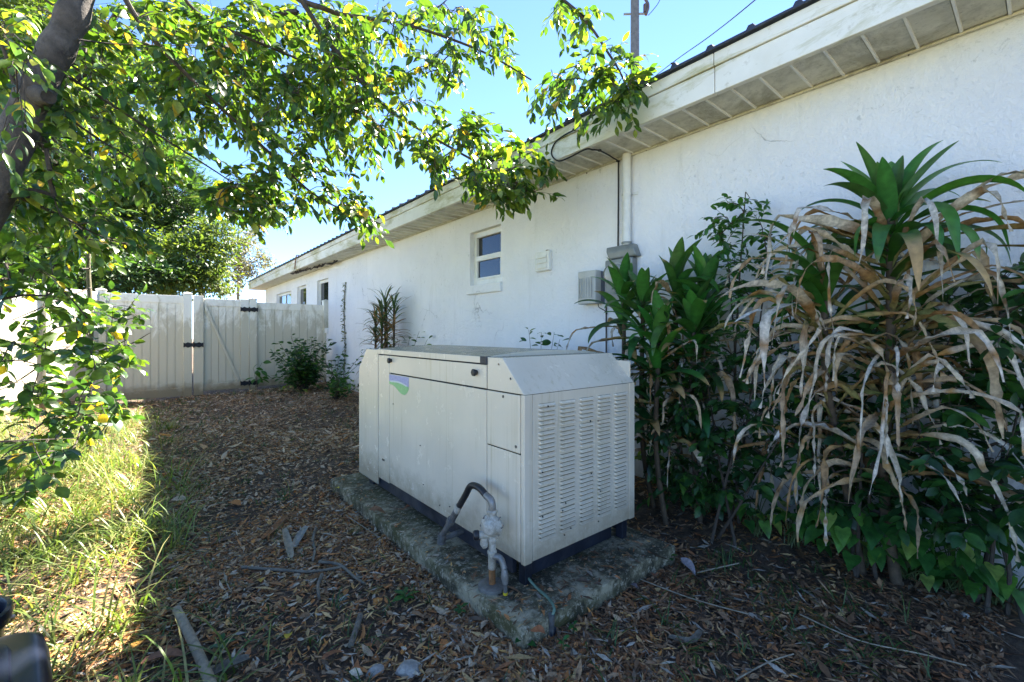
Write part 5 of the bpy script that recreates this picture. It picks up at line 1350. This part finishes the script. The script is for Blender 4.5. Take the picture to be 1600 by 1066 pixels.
arrowhead(1022, 770, 10, .12, .26, .085, "yellow green arrowhead leaves tucked behind the slab corner", [(.09, .17, .03), (.15, .22, .04)])
arrowhead(1180, 845, 20, .16, .26, .09, "arrowhead vine below the rounded glossy shrub")
arrowhead(540, 618, 30, .45, .22, .10, "arrowhead vine carpet at the wall beside the generator end cap")
arrowhead(470, 620, 18, .40, .14, .09, "low arrowhead leaves in front of the fence bush")

# ================================================================== GRASS, WEEDS, LITTER
def blades(clumps, name, pal, wmin=.005, wmax=.009, seg=5, mat="grass"):
    V = []; F = []; C_ = []
    for (x, y, n_, L, sp) in clumps:
        z = gh(x, y)
        lean = R.uniform(0, 6.28)
        for _ in range(n_):
            a = R.uniform(0, 6.28) if R.random() < .65 else lean + R.gauss(0, .5); el = R.uniform(.45, 1.3); l = L * R.uniform(.55, 1.15); w_ = R.uniform(wmin, wmax)
            p = np.array([x + R.gauss(0, sp), y + R.gauss(0, sp), z - .005]); ds = l / seg; c = np.array(R.choice(pal)) * R.uniform(.75, 1.25); be = R.uniform(1.0, 2.6) / l
            k = len(V); side = np.array([-math.sin(a), math.cos(a), 0])
            for i in range(seg + 1):
                t = i / seg; ww = w_ * (1 - t ** 2.2) + .0006
                V += [tuple(p - side * ww / 2), tuple(p + side * ww / 2)]; C_ += [c * (1 - .15 * t + .3 * t * t)] * 2
                p = p + np.array([math.cos(a) * math.cos(el), math.sin(a) * math.cos(el), math.sin(el)]) * ds
                el -= be * ds * (.5 + t); p[2] = max(p[2], gh(p[0], p[1]) + .012)
            for i in range(seg): F.append((k + 2 * i, k + 2 * i + 1, k + 2 * i + 3, k + 2 * i + 2))
    l, st_ = faces_to_loops(F); me = raw_mesh(name, V, l, st_, np.array(C_), True); me.materials.append(M[mat]); o = bpy.data.objects.new(name, me); link(o); return o
GRP = [(.11, .16, .03), (.14, .19, .035), (.18, .21, .05), (.08, .13, .025), (.12, .19, .03), (.26, .25, .10)]
cl = []
k = 0
while k < 1050:
    x, y = R.uniform(-2.8, .25), R.uniform(1.5, 8.5)
    dens = math.sin(x * 2.3 + 1.2) * math.sin(y * 1.9 + .4) * .4 + .62
    if y < 3.3: dens *= .6
    if x > -.05: dens *= .38
    if y > 6.2: dens *= .6
    if R.random() > dens: continue
    cl.append((x, y, R.randint(9, 17), R.uniform(.20, .38), .04)); k += 1
tag(blades(cl, "lawn_grass", GRP), "long arching strappy grass in the sunlit strip", "grass", kind="stuff")
cl = [(x, y, R.randint(4, 9), R.uniform(.06, .16), .02) for x, y in [(R.uniform(.0, 1.0), R.uniform(1.2, 9.0)) for _ in range(190)] + [(R.uniform(.6, 2.6), R.uniform(.25, 1.15)) for _ in range(110)] + [(R.uniform(1.2, 2.9), R.uniform(3.9, 9.6)) for _ in range(110)] + [(R.uniform(-.4, 2.9), R.uniform(9.0, 9.9)) for _ in range(90)] if not (sx0 - .05 < x < sx1 + .05 and sy0 - .05 < y < sy1 + .05)]
tag(blades(cl, "grass_tufts", [(.035, .09, .02), (.05, .11, .025), (.09, .13, .035)], .003, .006), "sparse short green grass tufts in the shaded litter", "grass", kind="stuff")

# litter: curled dead leaves, chips and straws
def litter(n_, name, tpls, size, pal, region, lift=.012, tilt=.35, label=None, straw=False):
    idx = []
    while len(idx) < n_:
        x, y = region()
        edge = min(abs(x - sx0), abs(x - sx1)) < .14 and sy0 - .1 < y < sy1 + .1 or min(abs(y - sy0), abs(y - sy1)) < .14 and sx0 - .1 < x < sx1 + .1 or x > WX - .2
        pd = .5 + .28 * math.sin(2.9 * x + 1.7 * y + 1.0) + .28 * math.sin(-2.1 * x + 3.3 * y) + .2 * math.sin(7 * x + 2) * math.sin(6 * y)
        if R.random() > max(.22, pd) + (.5 if edge else 0): continue
        on_slab = sx0 - .01 < x < sx1 + .01 and sy0 - .01 < y < sy1 + .01
        if on_slab and (R.random() > .06 or (x > GX0 - .02 and y > GY0 + .05)): continue
        idx.append((x, y, (sz + .004) if on_slab else gh(x, y) + R.uniform(.002, lift)))
    bag = LeafBag(tpls, pal)
    for (x, y, z) in idx:
        a = R.uniform(0, 6.28); bag.add((x, y, z), (math.cos(a), math.sin(a), R.gauss(0, tilt * .5)), np.array([R.gauss(0, tilt), R.gauss(0, tilt), 1.0 if R.random() < .8 else -1.0]), size * math.exp(R.gauss(0, .42)), width=R.uniform(.6, 1.3))
    bag.build("litter", None, 0, rest=name, jit=.3)
    o = bpy.data.objects[name]; tag(o, label, "leaf litter", kind="stuff")
LT = [leaf_tpl(.42, 3, .5, .25), leaf_tpl(.36, 3, -.5, -.15, 1.0, .03), leaf_tpl(.5, 3, .8, .1, .9, .05), leaf_tpl(.3, 4, .3, .5, 1.0, .06)]
CHIP = [leaf_tpl(.22, 2, .3, .05), leaf_tpl(.14, 2, .2, .1)]
BRN = [(min(.50, c[0] * 2.8), min(.33, c[1] * 2.05), min(.19, c[2] * 1.25)) for c in [(.16, .095, .055), (.22, .14, .08), (.28, .19, .115), (.11, .07, .045), (.075, .055, .042), (.20, .155, .11), (.30, .235, .16), (.24, .105, .045), (.135, .105, .08)]]
DRK = [(c[0] * 1.9, c[1] * 1.5, c[2] * 1.05) for c in [(.09, .062, .045), (.14, .10, .072), (.055, .042, .036), (.19, .15, .115), (.11, .08, .062), (.16, .085, .05), (.075, .065, .06)]]
def reg_all():
    x = R.uniform(-2.9, 2.95); y = .55 + 9.4 * R.random() ** 1.25
    return x, y
def reg_left(): return R.uniform(-1.2, 1.1), 1.0 + 5.0 * R.random() ** 1.3
def reg_right(): return R.uniform(.9, 2.95), R.uniform(.1, 1.6)
def reg_near(): return R.uniform(-.6, 1.4), R.uniform(.7, 3.2)
litter(30000, "leaf_litter", LT, .023, BRN, reg_all, label="brown fallen leaves carpeting the yard")
litter(15000, "leaf_litter_bright", LT, .025, [(.34, .22, .12), (.40, .29, .18), (.36, .15, .05), (.28, .17, .09), (.44, .36, .25)], reg_left, .02, .5, label="tan and rust coloured fallen leaves along the edge of the shadow")
litter(6000, "leaf_litter_dark", LT, .023, DRK, reg_right, label="dull brown fallen leaves in the shaded bed by the wall")
litter(48000, "wood_chips", CHIP, .042, BRN + DRK + [(.36, .31, .24)], reg_all, .014, .25, label="splintered mulch chips and straw over the soil")
litter(26000, "wood_chips_near", CHIP, .036, BRN[:6] + DRK + [(.34, .29, .22), (.40, .35, .27)], reg_near, .016, .3, label="fine mulch chips and straw beside the slab")
litter(26000, "wood_chips_far", CHIP + LT[:2], .040, [(.42, .30, .19), (.50, .39, .26), (.34, .22, .13), (.40, .24, .13), (.28, .19, .12), (.46, .36, .25)], lambda: (R.uniform(-.1, 2.95), R.uniform(3.6, 9.95)), .02, .4, label="tan mulch between the generator and the gate, coloured paler to lift the shade")  # paler chips put brightness into the colour of the far shaded ground
litter(9000, "wood_chips_bed", CHIP, .04, DRK + [(.30, .26, .2)], reg_right, .014, .3, label="fine dark mulch chips in the shaded bed")

# big single fallen leaves and scraps
def fallen(px_, py_, L, W, col, name, label, cat, az=None, curl=.25, group=None, n_=6):
    p = on_z(px_, py_, 0.0); on_slab = sx0 < p[0] < sx1 and sy0 < p[1] < sy1
    if on_slab: p = on_z(px_, py_, sz)
    z = sz + .006 if on_slab else gh(p[0], p[1]) + .022
    V, F = leaf_tpl(W / L, n_, .45, curl, 1.0, .05, R.uniform(0, 3)); V = V.copy(); a = R.uniform(0, 6.28) if az is None else az
    V[:, 2] -= V[:, 2].min(); V *= L; V[:, 1] -= L / 2; c, s = math.cos(a), math.sin(a); Vw = np.stack([V[:, 0] * c - V[:, 1] * s + p[0], V[:, 0] * s + V[:, 1] * c + p[1], V[:, 2] + z], 1)
    l, st_ = faces_to_loops(F); me = raw_mesh(name, Vw, l, st_, np.array([np.array(col) * R.uniform(.85, 1.1) for _ in range(len(V))]), True); me.materials.append(M["litter"])
    o = bpy.data.objects.new(name, me); link(o); tag(o, label, cat, group); return o
for x, y, L, W, c, lb in ((628, 776, .05, .03, (.55, .40, .02), "small yellow leaf lying against the generator base"), (647, 795, .13, .055, (.17, .07, .03), "curled reddish brown leaf on the slab edge beside the generator"),
        (527, 766, .05, .03, (.55, .45, .05), "small yellow leaf in the litter by the far slab corner"), (255, 1043, .14, .07, (.24, .12, .07), "broad brown curled leaf next to the pale fallen branch"), (408, 914, .07, .03, (.42, .26, .04), "narrow ochre leaf on shaded mulch left of the forked twig"),
        (450, 1003, .055, .03, (.45, .33, .04), "yellow ochre leaf among dark mulch near the bark strips"), (590, 805, .11, .06, (.20, .11, .06), "brown crumpled leaf beside the slab edge"), (840, 994, .07, .04, (.36, .14, .06), "orange brown leaf at the slab's front corner"),
        (1000, 790, .14, .07, (.42, .27, .16), "large pale orange dead leaf behind the slab corner"), (1075, 893, .12, .05, (.30, .26, .26), "greyish mauve dead leaf on the soil right of the slab"), (1022, 905, .05, .035, (.33, .15, .09), "small red brown curled leaf right of the slab"),
        (218, 1018, .12, .035, (.45, .24, .05), "golden leaf on the sunlit litter edge"), (520, 1040, .09, .035, (.26, .11, .05), "rust red leaf at the bottom of the shaded mulch"), (1560, 968, .16, .05, (.20, .09, .04), "long chestnut leaf at the foot of the wall plants"),
        (1222, 812, .12, .07, (.30, .16, .07), "folded orange brown leaf under the arrowhead vine"), (990, 925, .06, .03, (.24, .20, .20), "dull grey purple leaf in front of the slab")):
    fallen(x, y, L, W, c, "fallen_leaf", lb, "leaf")
def scrap(pts, radii, name, mat, label, cat, n_=8, flat=1.0):
    t = B().tube(pts, radii, n_).build(name, mat, None, smooth=True); tag(t, label, cat); return t
def gz(x, y, h=.02): p = on_z(x, y, 0); p = on_z(x, y, gh(p[0], p[1]) + h); return p
scrap(curve([gz(276, 952, .04), gz(300, 1000, .035), gz(318, 1040, .03), gz(335, 1085, .03), gz(352, 1140, .02)], 5), [.016, .0165, .017] + [.0175] * 15 + [.018] * 3, "fallen_branch", "dead_wood", "pale bare fallen branch lying on the shaded litter", "branch", 10)
fb = thing("forked_twig", gz(500, 890), "grey lichened forked twig lying on the mulch", "twig")
for pts, r0 in (([(378, 886), (430, 890), (490, 893), (540, 884)], .008), ([(498, 878), (530, 882), (552, 900), (570, 912)], .0075), ([(493, 826), (489, 845), (492, 860), (489, 876)], .009), ([(503, 898), (497, 915), (499, 935)], .009)):
    c = curve([gz(x, y, .022) for x, y in pts], 4); B().tube(c, [r0 * (1 - .3 * i / len(c)) for i in range(len(c))], 7).build("stick", "grey_wood", fb, smooth=True)
scrap(curve([gz(548, 1008, .02), gz(556, 985, .02), gz(563, 962, .02)], 4), .012, "short_stick", "grey_wood", "short thick grey stick on the dark mulch", "stick")
def husk(pts, w_, mat, name, label, cat):
    c = curve(pts, 5); V = []; F = []; n_ = len(c)
    for i, p in enumerate(c):
        t = unit(c[min(i + 1, n_ - 1)] - c[max(i - 1, 0)]); s = unit(np.cross(t, (0, 0, 1))); ww = w_ * (.25 + .75 * math.sin(math.pi * min(1, (i + .6) / n_)) ** .6)
        for k_, (o_, h_) in enumerate(((-1, .5), (-.5, .12), (0, 0), (.5, .12), (1, .5))): V.append(p + s * ww * .5 * o_ + np.array([0, 0, h_ * ww * .5]))
        for k_, (o_, h_) in enumerate(((-1, .5), (-.5, .12), (0, 0), (.5, .12), (1, .5))): V.append(p + s * ww * .46 * o_ + np.array([0, 0, h_ * ww * .5 - .003]))
    for i in range(n_ - 1):
        for k_ in range(4):
            a = i * 10 + k_; F.append((a, a + 1, a + 11, a + 10)); F.append((a + 5, a + 15, a + 16, a + 6))
        F.append((i * 10, i * 10 + 10, i * 10 + 15, i * 10 + 5)); F.append((i * 10 + 4, i * 10 + 9, i * 10 + 19, i * 10 + 14))
    o = B().add(V, F).build(name, mat, None, smooth=True); tag(o, label, cat); return o
husk([gz(455, 872, .02), gz(450, 850, .035), gz(444, 826, .06)], .04, "dead_wood", "dry_husk", "pale cream dry husk standing up from the litter", "husk")
husk([gz(458, 858, .02), gz(468, 840, .03), gz(480, 822, .05)], .045, "galvanised", "dry_husk", "blue grey dry husk beside the cream one", "husk")
husk([gz(410, 842, .02), gz(428, 828, .025), gz(448, 806, .03)], .045, "rust", "bark_strip", "reddish brown bark strip behind the dry husks", "bark")
husk([gz(330, 1055, .02), gz(355, 1042, .025), gz(390, 1028, .025)], .05, "grey_wood", "bark_strip", "frayed grey bark strip beside the pale fallen branch", "bark")
husk([gz(1045, 995, .02), gz(1080, 1003, .02), gz(1095, 985, .02)], .03, "grey_wood", "bark_strip", "grey splintered wood strip on the soil in front", "bark")
def stone(px_, py_, r_, label):
    p = on_z(px_, py_, 0); bm = bmesh.new(); bmesh.ops.create_icosphere(bm, subdivisions=2, radius=r_)
    rs = np.random.RandomState(int(px_)); ks = rs.uniform(-1, 1, (5, 3)) * 2.2 / r_; ph = rs.uniform(0, 6, 5)
    for v in bm.verts:
        s = 1 + .15 * sum(math.sin(float(np.dot(k_, v.co)) + h_) for k_, h_ in zip(ks, ph)); v.co = Vector((v.co.x * s * 1.2, v.co.y * s * .9, v.co.z * s * .7)) + Vector((p[0], p[1], gh(p[0], p[1]) + r_ * .25))
    me = bpy.data.meshes.new("stone"); bm.to_mesh(me); bm.free(); me.materials.append(M["stone"]); o = bpy.data.objects.new("stone", me); link(o); tag(o, label, "stone")
stone(633, 1054, .038, "pale grey jagged stone at the edge of the mulch"); stone(587, 1056, .026, "small dark grey stone beside the pale jagged one"); stone(538, 934, .016, "tiny bluish pebble on bare mulch below the forked twig"); stone(1494, 966, .016, "small round pebble near the wall plants"); stone(1507, 972, .014, "smaller round pebble touching its neighbour near the wall plants")
# long straws
for pts, lb in (([(1000, 905), (1080, 935), (1170, 960)], "long pale straw across the soil right of the slab"), ([(1250, 960), (1340, 1000), (1440, 1022), (1510, 1040)], "long curved straw across the litter below the arrowhead vines"), ([(350, 895), (356, 915), (362, 925)], "short straw on the shaded mulch"), ([(1150, 1062), (1200, 1035), (1240, 1022)], "pale bent straw at the front of the bed"), ([(540, 715 + 90), (560, 818), (590, 838)], "thin pale straw beside the slab edge"), ([(1155, 880), (1110, 890), (1090, 895)], "thin light twig on the soil near the vine bed")):
    o = B().tube(curve([gz(x, y, .024) for x, y in pts], 5), .0028, 5).build("straw", "dead_wood", None); tag(o, lb, "straw")
# small weeds in the shade
def weed(px_, py_, n_, size, label):
    b0_ = on_z(px_, py_, 0); on_s = False; b0_[2] = gh(b0_[0], b0_[1]); t = thing("seedling", b0_, label, "seedling"); bag = LeafBag(GLOSSY, [(.02, .10, .025), (.03, .12, .025)])
    for i in range(n_):
        a = i * 6.28 / n_ + R.uniform(-.3, .3); c = b0_ + np.array([0, 0, .02 + .03 * R.random()]); bag.add(c, (math.cos(a), math.sin(a), .35), np.array([0, 0, 1.]) + rnd_dir() * .3, size * R.uniform(.7, 1.2))
    B().tube([b0_ + (0, 0, -.02), b0_ + (0, 0, .05)], .003, 5).build("stem", "green_stem", t); bag.build("leaf", t, 50, minpx=2)
weed(633, 940, 7, .06, "dark green seedling on the mulch left of the slab"); weed(818, 1010, 4, .055, "green seedling at the front corner of the slab"); weed(1045, 880, 6, .045, "green seedling beside the right slab corner"); weed(720, 962, 5, .04, "small seedling close to the slab's long edge"); weed(896, 995, 4, .035, "tiny bright seedling on the soil past the rod clamp"); weed(345, 1016, 5, .05, "small green seedling beside the bark strip"); weed(880, 1022, 4, .03, "tiny lime seedling in front of the slab"); weed(215, 628, 6, .12, "broad leaved weed near the fence base in the house shadow")
